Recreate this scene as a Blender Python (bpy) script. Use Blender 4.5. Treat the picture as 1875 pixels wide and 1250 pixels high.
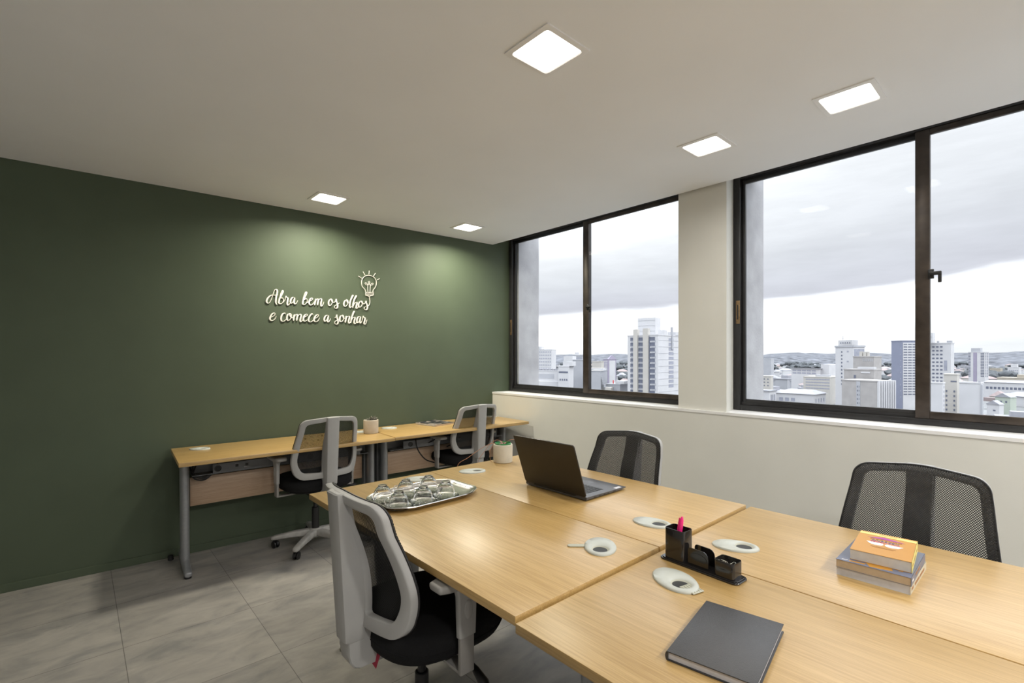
import bpy, bmesh, math, random
from mathutils import Vector, Matrix
D=bpy.data
for o in list(D.objects): D.objects.remove(o)
SC=bpy.context.scene
COL=SC.collection
PI=math.pi
R=math.radians
# ------------------------------------------------------------ camera
cam=D.cameras.new('camera'); cam.lens=890/1875*36; cam.sensor_width=36; cam.sensor_fit='HORIZONTAL'
cam.shift_y=26/1875; cam.clip_start=0.05; cam.clip_end=12000
camo=D.objects.new('camera',cam); COL.objects.link(camo)
camo.location=(0,0,1.38); camo.rotation_euler=(PI/2,0,R(48.13-90))
SC.camera=camo
SC.view_settings.view_transform='Standard'; SC.view_settings.look='None'
SC.view_settings.gamma=1; SC.view_settings.use_curve_mapping=False
SC.view_settings.exposure=0.13
# ------------------------------------------------------------ material helpers
def newmat(name):
    m=D.materials.new(name); m.use_nodes=True
    nt=m.node_tree; return m,nt,nt.nodes['Principled BSDF']
def N(nt,t,**k):
    n=nt.nodes.new(t)
    for a,b in k.items():
        if a=='inp':
            for i,v in b.items(): n.inputs[i].default_value=v
        else: setattr(n,a,b)
    return n
def L(nt,a,b): nt.links.new(a,b)
def setp(b,**k):
    mp=dict(rough='Roughness',metal='Metallic',spec='Specular IOR Level',coat='Coat Weight',coatr='Coat Roughness',sheen='Sheen Weight',ior='IOR',trans='Transmission Weight')
    for a,v in k.items(): b.inputs[mp[a]].default_value=v
def noisy(name,col,rough=.5,var=.06,scale=20,bump=0,bscale=200,metal=0,spec=.5,coat=0,detail=3):
    m,nt,b=newmat(name); setp(b,rough=rough,metal=metal,spec=spec,coat=coat)
    tc=N(nt,'ShaderNodeTexCoord'); n=N(nt,'ShaderNodeTexNoise',inp={'Scale':scale,'Detail':detail})
    L(nt,tc.outputs['Object'],n.inputs['Vector'])
    mr=N(nt,'ShaderNodeMapRange',inp={1:.3,2:.7,3:1-var,4:1+var}); L(nt,n.outputs['Fac'],mr.inputs[0])
    vm=N(nt,'ShaderNodeVectorMath',operation='SCALE',inp={0:col}); L(nt,mr.outputs[0],vm.inputs['Scale'])
    L(nt,vm.outputs[0],b.inputs['Base Color'])
    if bump:
        n2=N(nt,'ShaderNodeTexNoise',inp={'Scale':bscale,'Detail':2}); L(nt,tc.outputs['Object'],n2.inputs['Vector'])
        bp=N(nt,'ShaderNodeBump',inp={'Strength':bump,'Distance':.002}); L(nt,n2.outputs['Fac'],bp.inputs['Height'])
        L(nt,bp.outputs[0],b.inputs['Normal'])
    return m
def wood(name,axis,c1,c2,rough=.3):
    m,nt,b=newmat(name); setp(b,rough=rough,spec=.5,ior=1.7,coat=.5,coatr=.42)
    tc=N(nt,'ShaderNodeTexCoord')
    sc=[230,230,230]; sc[axis]=7
    mp=N(nt,'ShaderNodeMapping'); mp.inputs['Scale'].default_value=sc
    L(nt,tc.outputs['Object'],mp.inputs['Vector'])
    n=N(nt,'ShaderNodeTexNoise',inp={'Scale':1,'Detail':4,'Roughness':.65}); L(nt,mp.outputs[0],n.inputs['Vector'])
    s2=[55,55,55]; s2[axis]=2.2
    mp2=N(nt,'ShaderNodeMapping'); mp2.inputs['Scale'].default_value=s2; L(nt,tc.outputs['Object'],mp2.inputs['Vector'])
    n2=N(nt,'ShaderNodeTexNoise',inp={'Scale':1,'Detail':3,'Distortion':.6}); L(nt,mp2.outputs[0],n2.inputs['Vector'])
    ad=N(nt,'ShaderNodeMath',operation='MULTIPLY_ADD',inp={1:.68}); L(nt,n.outputs['Fac'],ad.inputs[0])
    m2=N(nt,'ShaderNodeMath',operation='MULTIPLY',inp={1:.32}); L(nt,n2.outputs['Fac'],m2.inputs[0]); L(nt,m2.outputs[0],ad.inputs[2])
    cr=N(nt,'ShaderNodeValToRGB'); cr.color_ramp.elements[0].position=.36; cr.color_ramp.elements[0].color=(*c1,1)
    cr.color_ramp.elements[1].position=.62; cr.color_ramp.elements[1].color=(*c2,1)
    L(nt,ad.outputs[0],cr.inputs[0]); L(nt,cr.outputs[0],b.inputs['Base Color'])
    bp=N(nt,'ShaderNodeBump',inp={'Strength':.12,'Distance':.0006}); L(nt,n.outputs['Fac'],bp.inputs['Height']); L(nt,bp.outputs[0],b.inputs['Normal'])
    return m
# ------------------------------------------------------------ sky, lamps, sun
W=D.worlds.new('sky'); SC.world=W; W.use_nodes=True
nt=W.node_tree; bg=nt.nodes['Background']; bg.inputs['Strength'].default_value=1.0
tc=N(nt,'ShaderNodeTexCoord'); sp=N(nt,'ShaderNodeSeparateXYZ'); L(nt,tc.outputs['Generated'],sp.inputs[0])
mp=N(nt,'ShaderNodeMapping'); mp.inputs['Scale'].default_value=(1.3,1.3,7.5); mp.inputs['Location'].default_value=(.35,.1,.4)
L(nt,tc.outputs['Generated'],mp.inputs['Vector'])
ns=N(nt,'ShaderNodeTexNoise',inp={'Scale':1.6,'Detail':6,'Roughness':.5,'Distortion':.25}); L(nt,mp.outputs[0],ns.inputs['Vector'])
# cloud deck: a grey belly a little above the horizon, its lower rim ragged; elevation warped by noise
wp=N(nt,'ShaderNodeMath',operation='MULTIPLY_ADD',inp={1:.07,2:-.035}); L(nt,ns.outputs['Fac'],wp.inputs[0])
el0=N(nt,'ShaderNodeMath',operation='ADD'); L(nt,sp.outputs['Z'],el0.inputs[0]); L(nt,wp.outputs[0],el0.inputs[1])
el=N(nt,'ShaderNodeMath',operation='MULTIPLY_ADD',inp={1:.08}); L(nt,sp.outputs['Y'],el.inputs[0]); 
# above the belly the deck lightens faster towards the left of the view
y2=N(nt,'ShaderNodeMath',operation='POWER',inp={1:2}); L(nt,sp.outputs['Y'],y2.inputs[0])
zz=N(nt,'ShaderNodeMath',operation='ADD',use_clamp=True,inp={1:-.10}); L(nt,sp.outputs['Z'],zz.inputs[0])
z3=N(nt,'ShaderNodeMath',operation='MULTIPLY',inp={1:3.0}); L(nt,zz.outputs[0],z3.inputs[0])
z4=N(nt,'ShaderNodeMath',operation='MULTIPLY_ADD'); L(nt,z3.outputs[0],z4.inputs[0]); L(nt,y2.outputs[0],z4.inputs[1]); L(nt,el0.outputs[0],z4.inputs[2])
L(nt,z4.outputs[0],el.inputs[2])
cr=N(nt,'ShaderNodeValToRGB'); e=cr.color_ramp.elements
e[0].position=0; e[0].color=(.88,.90,.93,1); e[1].position=1; e[1].color=(1.4,1.45,1.52,1)
for p,c in ((.022,(.92,.94,.97,1)),(.05,(1.15,1.17,1.2,1)),(.08,(2.0,2.03,2.06,1)),(.112,(1.8,1.83,1.87,1)),(.130,(.65,.66,.73,1)),(.175,(.68,.695,.76,1)),(.25,(.76,.78,.83,1)),(.36,(.92,.94,.98,1)),(.5,(1.4,1.44,1.5,1))):
    q=e.new(p); q.color=c
L(nt,el.outputs[0],cr.inputs[0])
ns2=N(nt,'ShaderNodeTexNoise',inp={'Scale':4.2,'Detail':6,'Roughness':.6}); L(nt,mp.outputs[0],ns2.inputs['Vector'])
m3=N(nt,'ShaderNodeMapRange',inp={1:.3,2:.7,3:.93,4:1.07}); L(nt,ns2.outputs['Fac'],m3.inputs[0])
vs=N(nt,'ShaderNodeVectorMath',operation='SCALE'); L(nt,cr.outputs[0],vs.inputs[0]); L(nt,m3.outputs[0],vs.inputs['Scale'])
# an overcast sky is brightest towards the zenith
zr=N(nt,'ShaderNodeMapRange',interpolation_type='SMOOTHSTEP',inp={1:.36,2:.9,3:1.0,4:3.8}); L(nt,sp.outputs['Z'],zr.inputs[0])
L(nt,vs.outputs[0],bg.inputs['Color']); L(nt,zr.outputs[0],bg.inputs['Strength'])
def lamp(kind,name,loc,rot,energy,color,**k):
    l=D.lights.new(name,kind); l.energy=energy; l.color=color
    for a,v in k.items(): setattr(l,a,v)
    o=D.objects.new(name,l); COL.objects.link(o); o.location=loc; o.rotation_euler=rot; return o
# veiled sun, high behind the building, on the far side of the view
lamp('SUN','veiled_sun',(10,-60,60),Vector((.16,-.8,.62)).to_track_quat('Z','Y').to_euler(),1.2,(1,.98,.96),angle=R(28))
# ceiling panel lamps (plus three unseen ones behind the camera, added for fill)
LAMPS=[(1.327,1.283),(2.574,.612),(2.576,1.273),(1.377,3.547),(2.612,3.51)]
HIDDEN_FILL=[(.05,-1.2),(1.33,-1.2),(2.58,-1.2)]
LW=(1,.97,.915)
for i,(x,y) in enumerate(LAMPS):
    e_=(5.4,3.2,3.4,18.5,18)[i]
    lamp('AREA','panel_lamp',(x,y,2.5275),(0,0,0),e_,((1,.94,.77) if i in (3,4) else LW),shape='SQUARE',size=.17,spread=R(158))
for i,(x,y) in enumerate(HIDDEN_FILL):
    lamp('AREA','panel_lamp',(x,y,2.5275),(0,0,0),28,LW,shape='SQUARE',size=.17)  # added fill lamps, unseen, to brighten the room by bounce
# ------------------------------------------------------------ materials
M={}
M['wall_green']=noisy('green_paint',(.074,.097,.062),.62,.05,3,.10,260,spec=.35)
M['cream']=noisy('cream_paint',(.70,.695,.65),.7,.02,4,.12,240,spec=.3)
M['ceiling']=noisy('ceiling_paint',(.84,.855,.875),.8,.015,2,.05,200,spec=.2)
M['white']=noisy('white_paint',(.82,.82,.82),.45,.02,6)
M['offwhite']=noisy('offwhite_paint',(.78,.77,.75),.7,.02,3)
M['wood_y']=wood('oak_laminate_lengthwise',1,(.40,.24,.070),(.555,.365,.140),.36)
M['wood_x']=wood('oak_laminate_crosswise',0,(.40,.24,.070),(.555,.365,.140),.36)
M['wood_edge']=wood('oak_edge_banding',1,(.33,.20,.11),(.46,.30,.18),.4)
M['wood_edge_x']=wood('oak_edge_banding_crosswise',0,(.36,.22,.12),(.50,.33,.19),.4)
M['panel_wood']=wood('oak_modesty_panel',0,(.38,.245,.15),(.52,.36,.24),.5)
M['steel']=noisy('silver_powder_coat',(.30,.31,.325),.38,.05,60,.05,900,metal=.35)
M['steel_dark']=noisy('grey_metal_channel',(.13,.135,.145),.45,.05,30,metal=.2)
M['plastic']=noisy('light_grey_plastic',(.38,.377,.37),.48,.02,15,.08,1500,spec=.4)
M['plastic_worn']=noisy('scuffed_grey_plastic',(.44,.43,.41),.6,.16,22,.1,400)
M['pad']=noisy('armrest_grey_rubber',(.30,.29,.275),.5,.04,30,.1,900)
M['black']=noisy('black_plastic',(.012,.012,.013),.42,.1,40)
M['fabric']=noisy('black_seat_fabric',(.012,.012,.013),.92,.15,250,.5,900,spec=.2)
M['frame']=noisy('dark_bronze_aluminium',(.026,.0255,.0265),.36,.1,18,metal=.15)
M['frame_worn']=noisy('worn_bronze_aluminium',(.050,.038,.030),.42,.4,12,metal=.3,detail=6)
M['brass']=noisy('aged_brass',(.26,.17,.085),.4,.2,80,metal=.7)
M['concrete']=noisy('rough_concrete',(.34,.34,.36),.9,.14,6,.6,60,detail=8)
M['grommet']=noisy('pale_grey_plastic_cover',(.50,.52,.48),.42,.03,30)
M['grommet_tan']=noisy('yellowed_grey_plastic',(.46,.46,.38),.5,.03,30)
M['hole_shade']=noisy('cable_hole_shade',(.02,.021,.022),.5,.05,30)
M['piano']=noisy('glossy_black_plastic',(.014,.0125,.012),.10,.05,12,spec=.6)
M['lid']=noisy('dark_brown_laptop_lid',(.020,.017,.015),.34,.06,500,spec=.5)
M['deck']=noisy('laptop_deck_grey',(.075,.075,.08),.35,.05,60)
M['silver']=noisy('polished_silver_tray',(.78,.76,.74),.22,.06,30,.05,120,metal=1)
M['page']=noisy('paper_page_block',(.60,.57,.53),.8,.05,60)
M['page_tan']=noisy('tan_page_block',(.50,.39,.27),.8,.07,60)
M['page_white']=noisy('white_page_block',(.62,.62,.66),.8,.05,60)
M['orange']=noisy('orange_book_cover',(.52,.245,.028),.38,.03,20)
M['yellow']=noisy('yellow_book_spine',(.74,.66,.20),.4,.03,20)
M['slate']=noisy('slate_blue_cover',(.15,.165,.235),.42,.04,20)
M['creamcover']=noisy('cream_book_spine',(.55,.51,.40),.5,.03,20)
M['magenta']=noisy('magenta_ink',(.50,.06,.26),.5,.03,20)
M['ink_purple']=noisy('purple_ink',(.38,.045,.30),.5,.1,6)
M['ink_blue']=noisy('blue_ink',(.11,.16,.33),.5,.03,20)
M['ink_white']=noisy('white_ink',(.80,.78,.76),.5,.08,120)
M['ink_brown']=noisy('brown_ink',(.33,.15,.05),.5,.03,20)
M['leather']=noisy('grey_black_leatherette',(.050,.050,.054),.33,.05,40,.35,420,spec=.5)
M['pot']=noisy('sand_concrete_pot',(.52,.46,.38),.85,.08,28,.4,160,detail=6)
M['pot_pale']=noisy('pale_concrete_pot',(.60,.56,.47),.85,.06,28,.4,160,detail=6)
M['soil']=noisy('dark_soil',(.045,.035,.028),.95,.3,90)
M['green_rim']=noisy('green_plastic_rim',(.03,.25,.07),.4,.04,20)
M['leaf']=noisy('purple_green_leaf',(.16,.15,.12),.5,.4,60)
M['leaf_pink']=noisy('pinkish_succulent',(.34,.18,.17),.5,.3,60)
M['stem']=noisy('copper_brown_stem',(.40,.19,.10),.5,.1,60)
M['pink']=noisy('bright_pink_plastic',(.85,.02,.22),.35,.03,20)
M['clip']=noisy('silver_wire',(.70,.68,.60),.25,.03,20,metal=1)
M['red_tag']=noisy('red_cloth_tag',(.33,.02,.05),.7,.05,60)
M['lettering']=noisy('cream_white_lettering',(.80,.77,.71),.45,.02,30)
M['cable']=noisy('black_cable',(.010,.010,.011),.5,.05,30)
def floor_mat():
    m,nt,b=newmat('stone_vinyl_tile'); setp(b,rough=.42,spec=.4)
    tc=N(nt,'ShaderNodeTexCoord')
    mp=N(nt,'ShaderNodeMapping'); mp.inputs['Location'].default_value=(-.165,-.26,0); L(nt,tc.outputs['Object'],mp.inputs['Vector'])
    br=N(nt,'ShaderNodeTexBrick',offset=0,squash=1,inp={'Color1':(.93,.93,.93,1),'Color2':(1.05,1.05,1.05,1),'Mortar':(.42,.42,.42,1),'Scale':1,'Mortar Size':.0016,'Mortar Smooth':.2,'Bias':0,'Brick Width':.545,'Row Height':.535})
    L(nt,mp.outputs[0],br.inputs['Vector'])
    mp2=N(nt,'ShaderNodeMapping'); mp2.inputs['Scale'].default_value=(3.2,7,3); mp2.inputs['Rotation'].default_value=(0,0,R(-12)); L(nt,tc.outputs['Object'],mp2.inputs['Vector'])
    n=N(nt,'ShaderNodeTexNoise',inp={'Scale':1.3,'Detail':8,'Roughness':.62,'Distortion':.5}); L(nt,mp2.outputs[0],n.inputs['Vector'])
    cr=N(nt,'ShaderNodeValToRGB'); e=cr.color_ramp.elements
    e[0].position=.32; e[0].color=(.25,.245,.235,1); e[1].position=.7; e[1].color=(.42,.395,.36,1); q=e.new(.5); q.color=(.345,.325,.30,1)
    L(nt,n.outputs['Fac'],cr.inputs[0])
    mx=N(nt,'ShaderNodeMix',data_type='RGBA',blend_type='MULTIPLY'); mx.inputs[0].default_value=1
    L(nt,cr.outputs[0],mx.inputs[6]); L(nt,br.outputs['Color'],mx.inputs[7]); L(nt,mx.outputs[2],b.inputs['Base Color'])
    bp=N(nt,'ShaderNodeBump',inp={'Strength':.15,'Distance':.002}); L(nt,n.outputs['Fac'],bp.inputs['Height']); L(nt,bp.outputs[0],b.inputs['Normal'])
    return m
M['floor']=floor_mat()
def mag_mat():
    m,nt,b=newmat('dark_patterned_cover'); setp(b,rough=.35)
    tc=N(nt,'ShaderNodeTexCoord'); v=N(nt,'ShaderNodeTexVoronoi',inp={'Scale':26}); L(nt,tc.outputs['Object'],v.inputs['Vector'])
    cr=N(nt,'ShaderNodeValToRGB'); cr.color_ramp.interpolation='CONSTANT'; e=cr.color_ramp.elements; e[0].color=(.03,.03,.035,1); e[1].position=.8; e[1].color=(.35,.30,.26,1)
    q=e.new(.45); q.color=(.10,.09,.085,1)
    sx=N(nt,'ShaderNodeSeparateXYZ'); L(nt,v.outputs['Color'],sx.inputs[0]); L(nt,sx.outputs[0],cr.inputs[0]); L(nt,cr.outputs[0],b.inputs['Base Color']); return m
M['mag']=mag_mat()
def emis(name,col,s):
    m,nt,b=newmat(name); b.inputs['Emission Color'].default_value=(*col,1); b.inputs['Emission Strength'].default_value=s
    b.inputs['Base Color'].default_value=(*col,1); return m
M['diffuser']=emis('lit_lamp_diffuser',(1,.95,.86),5)
def pane_mat(name,rough=.0):
    m=D.materials.new(name); m.use_nodes=True; nt=m.node_tree; nt.nodes.clear()
    o=N(nt,'ShaderNodeOutputMaterial'); t=N(nt,'ShaderNodeBsdfTransparent',inp={0:(.97,.98,.98,1)}); g=N(nt,'ShaderNodeBsdfGlossy',inp={'Roughness':rough})
    f=N(nt,'ShaderNodeFresnel',inp={0:1.12}); mx=N(nt,'ShaderNodeMixShader'); L(nt,f.outputs[0],mx.inputs[0]); L(nt,t.outputs[0],mx.inputs[1]); L(nt,g.outputs[0],mx.inputs[2]); L(nt,mx.outputs[0],o.inputs[0])
    return m
M['pane']=pane_mat('window_glass')
def glass_mat():
    m,nt,b=newmat('clear_drinking_glass'); setp(b,rough=.0,trans=1,ior=1.48); b.inputs['Base Color'].default_value=(1,1,1,1); return m
M['glass']=glass_mat()
def mesh_mat():
    m,nt,b=newmat('black_chair_netting'); setp(b,rough=.7,spec=.2); b.inputs['Base Color'].default_value=(.030,.030,.030,1)
    tc=N(nt,'ShaderNodeTexCoord'); sp=N(nt,'ShaderNodeSeparateXYZ'); L(nt,tc.outputs['UV'],sp.inputs[0])
    P_,Q_=.0072,.0082
    def dist(off):
        out=[]
        for ax,p in ((0,P_),(1,Q_)):
            a=N(nt,'ShaderNodeMath',operation='MULTIPLY_ADD',inp={1:1/p,2:off}); L(nt,sp.outputs[ax],a.inputs[0])
            f=N(nt,'ShaderNodeMath',operation='FRACT'); L(nt,a.outputs[0],f.inputs[0])
            s=N(nt,'ShaderNodeMath',operation='MULTIPLY_ADD',inp={1:p*1000,2:-p*500}); L(nt,f.outputs[0],s.inputs[0])
            q=N(nt,'ShaderNodeMath',operation='MULTIPLY'); L(nt,s.outputs[0],q.inputs[0]); L(nt,s.outputs[0],q.inputs[1]); out.append(q)
        ad=N(nt,'ShaderNodeMath',operation='ADD'); L(nt,out[0].outputs[0],ad.inputs[0]); L(nt,out[1].outputs[0],ad.inputs[1]); return ad
    d1,d2=dist(0),dist(.5)
    mn=N(nt,'ShaderNodeMath',operation='MINIMUM'); L(nt,d1.outputs[0],mn.inputs[0]); L(nt,d2.outputs[0],mn.inputs[1])
    lt=N(nt,'ShaderNodeMath',operation='GREATER_THAN',inp={1:1.9**2}); L(nt,mn.outputs[0],lt.inputs[0])
    L(nt,lt.outputs[0],b.inputs['Alpha'])
    return m
M['net']=mesh_mat()
# ------------------------------------------------------------ mesh helpers
def bm_new(): return bmesh.new()
def box(bm,x0,x1,y0,y1,z0,z1,bev=0,seg=2,mat=None):
    r=bmesh.ops.create_cube(bm,size=1)['verts']
    for v in r: v.co=Vector(((x0+x1)/2+v.co.x*(x1-x0),(y0+y1)/2+v.co.y*(y1-y0),(z0+z1)/2+v.co.z*(z1-z0)))
    if mat: 
        for v in r: v.co=mat@v.co
    if bev:
        es=list({e for v in r for e in v.link_edges})
        bmesh.ops.bevel(bm,geom=es,offset=bev,segments=seg,profile=.5,affect='EDGES',clamp_overlap=True)
    return bm
def loft(bm,rings,cap0=True,cap1=True,close=True):
    vs=[[bm.verts.new(p) for p in r] for r in rings]; n=len(vs[0])
    for a,b in zip(vs,vs[1:]):
        for i in range(n if close else n-1):
            j=(i+1)%n
            try: bm.faces.new((a[i],a[j],b[j],b[i]))
            except ValueError: pass
    if cap0: bm.faces.new(list(reversed(vs[0])))
    if cap1: bm.faces.new(vs[-1])
    return vs
def circ(c,r,n=24,ax='z',ry=None,ph=0):
    ry=r if ry is None else ry; o=[]
    for i in range(n):
        a=2*PI*i/n+ph; u,v=r*math.cos(a),ry*math.sin(a)
        o.append({'z':(c[0]+u,c[1]+v,c[2]),'x':(c[0],c[1]+u,c[2]+v),'y':(c[0]+v,c[1],c[2]+u)}[ax])
    return o
def cyl(bm,c,r,z0,z1,n=24,r2=None,bev=0):
    r2=r if r2 is None else r2
    if bev: rg=[(r-bev,z0),(r,z0+bev),(r2,z1-bev),(r2-bev,z1)]
    else: rg=[(r,z0),(r2,z1)]
    loft(bm,[circ((c[0],c[1],z),q,n) for q,z in rg]); return bm
def lathe(bm,prof,c=(0,0,0),n=40,cap0=True,cap1=True):
    loft(bm,[circ((c[0],c[1],c[2]+z),max(r,1e-4),n) for r,z in prof],cap0,cap1); return bm
def tube(bm,pts,r,n=8,closed=False):
    pts=[Vector(p) for p in pts]; rings=[]; up=Vector((0,0,1))
    prev=None
    for i,p in enumerate(pts):
        t=(pts[min(i+1,len(pts)-1)]-pts[max(i-1,0)]).normalized()
        if prev is None:
            a=t.cross(up); a=a.normalized() if a.length>1e-3 else Vector((1,0,0))
        else:
            a=prev-t*prev.dot(t); a=a.normalized() if a.length>1e-4 else t.orthogonal().normalized()
        prev=a; b=t.cross(a); rr=r[i] if isinstance(r,(list,tuple)) else r
        rings.append([p+a*rr*math.cos(2*PI*k/n)+b*rr*math.sin(2*PI*k/n) for k in range(n)])
    loft(bm,rings); return bm
def catmull(P,k=8):
    P=[Vector(p) for p in P]; Q=[P[0]*2-P[1]]+P+[P[-1]*2-P[-2]]; o=[]
    for i in range(1,len(Q)-2):
        a,b,c,d=Q[i-1:i+3]
        for j in range(k):
            t=j/k; o.append(.5*((2*b)+(c-a)*t+(2*a-5*b+4*c-d)*t*t+(3*b-a-3*c+d)*t**3))
    o.append(P[-1]); return o
def rrect(hw,hh,r,n=5,cx=0,cy=0):
    o=[]
    for sx,sy,a0 in ((1,1,0),(-1,1,PI/2),(-1,-1,PI),(1,-1,1.5*PI)):
        for i in range(n+1):
            a=a0+PI/2*i/n; o.append((cx+sx*(hw-r)+r*math.cos(a),cy+sy*(hh-r)+r*math.sin(a)))
    return o
def slab(bm,poly,z0,z1,bev=0):
    """vertical extrusion of a 2-D outline with softened rims"""
    if bev:
        c=Vector((sum(p[0] for p in poly)/len(poly),sum(p[1] for p in poly)/len(poly)))
        def ins(d): 
            o=[]
            for p in poly:
                v=Vector(p)-c; l=v.length; o.append(tuple(c+v*(1-d/l)))
            return o
        rg=[[(x,y,z0) for x,y in ins(bev)],[(x,y,z0+bev) for x,y in poly],[(x,y,z1-bev) for x,y in poly],[(x,y,z1) for x,y in ins(bev)]]
    else: rg=[[(x,y,z0) for x,y in poly],[(x,y,z1) for x,y in poly]]
    loft(bm,rg); return bm
def obj(name,bm,mat,parent=None,smooth=True,loc=None,rot=None,label=None,angle=35):
    bmesh.ops.recalc_face_normals(bm,faces=bm.faces)
    me=D.meshes.new(name); bm.to_mesh(me); bm.free()
    mats=mat if isinstance(mat,(list,tuple)) else [mat]
    for m in mats: me.materials.append(M[m] if isinstance(m,str) else m)
    if smooth:
        me.polygons.foreach_set('use_smooth',[True]*len(me.polygons))
        try: me.set_sharp_from_angle(angle=R(angle))
        except Exception: pass
    o=D.objects.new(name,me); COL.objects.link(o)
    if parent: o.parent=parent
    if loc is not None: o.location=loc
    if rot is not None: o.rotation_euler=rot
    if label: o['label']=label
    return o
def thing(name,label,cat,loc=(0,0,0),rz=0,group=None):
    o=D.objects.new(name,None); COL.objects.link(o); o.empty_display_size=.1
    o.location=loc; o.rotation_euler=(0,0,rz); o['label']=label; o['category']=cat
    if group: o['group']=group
    return o
def tag(o,label,cat,group=None,kind=None):
    if label: o['label']=label
    if cat: o['category']=cat
    if group: o['group']=group
    if kind: o['kind']=kind
    return o
def struct(name,bm,mat,smooth=False,parent=None):
    o=obj(name,bm,mat,parent,smooth)
    if not parent: o['kind']='structure'
    return o
def dup(root,loc,rz,label=None,group=None):
    def cp(o,par):
        c=o.copy(); COL.objects.link(c); c.parent=par
        for ch in [q for q in D.objects if q.parent==o and q!=c]: cp(ch,c)
        return c
    r=cp(root,None); r.location=loc; r.rotation_euler=(0,0,rz)
    if label: r['label']=label
    if group: r['group']=group
    return r
def text_mesh(name,s,size,mat,parent,loc,rot,ext=.0004,align='CENTER',sx=1):
    cu=D.curves.new(name,'FONT'); cu.body=s; cu.size=size; cu.extrude=ext; cu.align_x=align; cu.align_y='CENTER'
    t=D.objects.new(name,cu); COL.objects.link(t); bpy.context.view_layer.update()
    me=D.meshes.new_from_object(t.evaluated_get(bpy.context.evaluated_depsgraph_get())); D.objects.remove(t); D.curves.remove(cu)
    me.materials.clear(); me.materials.append(M[mat])
    o=D.objects.new(name,me); COL.objects.link(o); o.parent=parent; o.location=loc; o.rotation_euler=rot; o.scale=(sx,1,1); return o
# ------------------------------------------------------------ room shell
XW=3.20; ZC=2.531; ZS=1.006
GA=R(-3.16); GO=(0,4.070)      # the green wall stands about three degrees off square
WA=R(-.57); WO=(3.178,0)       # the window wall
def gw(o): o.location=(GO[0],GO[1],0); o.rotation_euler=(0,0,GA); return o
def ww(o): o.location=(WO[0],WO[1],0); o.rotation_euler=(0,0,WA); return o
bm=bm_new(); box(bm,-2.4,3.55,-2.6,4.3,-.15,0); struct('floor',bm,'floor')
bm=bm_new()
for z0,z1,pts in ((ZC,ZC+.035,[(-2.4,-2.6),(3.152,-2.6),(3.2165,3.888),(-2.4,4.196)]),(2.72,2.86,[(-2.4,-2.6),(3.62,-2.6),(3.62,4.3),(-2.4,4.3)])):
    loft(bm,[[(x,y,z0) for x,y in pts],[(x,y,z1) for x,y in pts]])
loft(bm,[[(x,y,z) for x,y in [(3.122,-2.6),(3.152,-2.6),(3.2165,3.888),(3.1865,3.89)]] for z in (ZC+.03,2.72)])
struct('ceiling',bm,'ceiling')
bm=bm_new(); box(bm,-2.5,3.62,0,.15,0,2.72); gw(struct('wall_green',bm,'wall_green'))
bm=bm_new(); box(bm,-2.4,3.20,-.011,0,0,.05,.002); gw(struct('baseboard_green',bm,'wall_green'))
# window wall: parapet below, pier between the two windows, head above
bm=bm_new(); loft(bm,[[(x,y,z) for x,y in [(0,-2.6),(.268,-2.6),(.268,3.871),(0,3.893)]] for z in (0,ZS-.018)]); ww(struct('wall_window',bm,'cream'))
bm=bm_new(); loft(bm,[[(x,y,z) for x,y in [(-.004,-2.6),(.268,-2.6),(.268,3.871),(-.004,3.893)]] for z in (ZS-.018,ZS)]); ww(struct('trim_1',bm,'white'))
bm=bm_new(); loft(bm,[[(x,y,z) for x,y in [(.02,1.452),(.20,1.494),(.268,1.50),(.268,1.9),(.20,1.9),(.20,1.80),(.02,1.80)]] for z in (ZS,2.70)]); ww(struct('wall_pier',bm,'cream'))
bm=bm_new(); box(bm,.19,.268,-2.6,3.86,2.64,2.72); ww(struct('wall_head',bm,'cream'))
bm=bm_new(); box(bm,-2.55,-2.4,-2.6,4.3,0,2.72); struct('wall_left',bm,'offwhite')
bm=bm_new(); box(bm,-2.4,3.62,-2.75,-2.6,0,2.72); struct('wall_back',bm,'offwhite')
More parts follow.
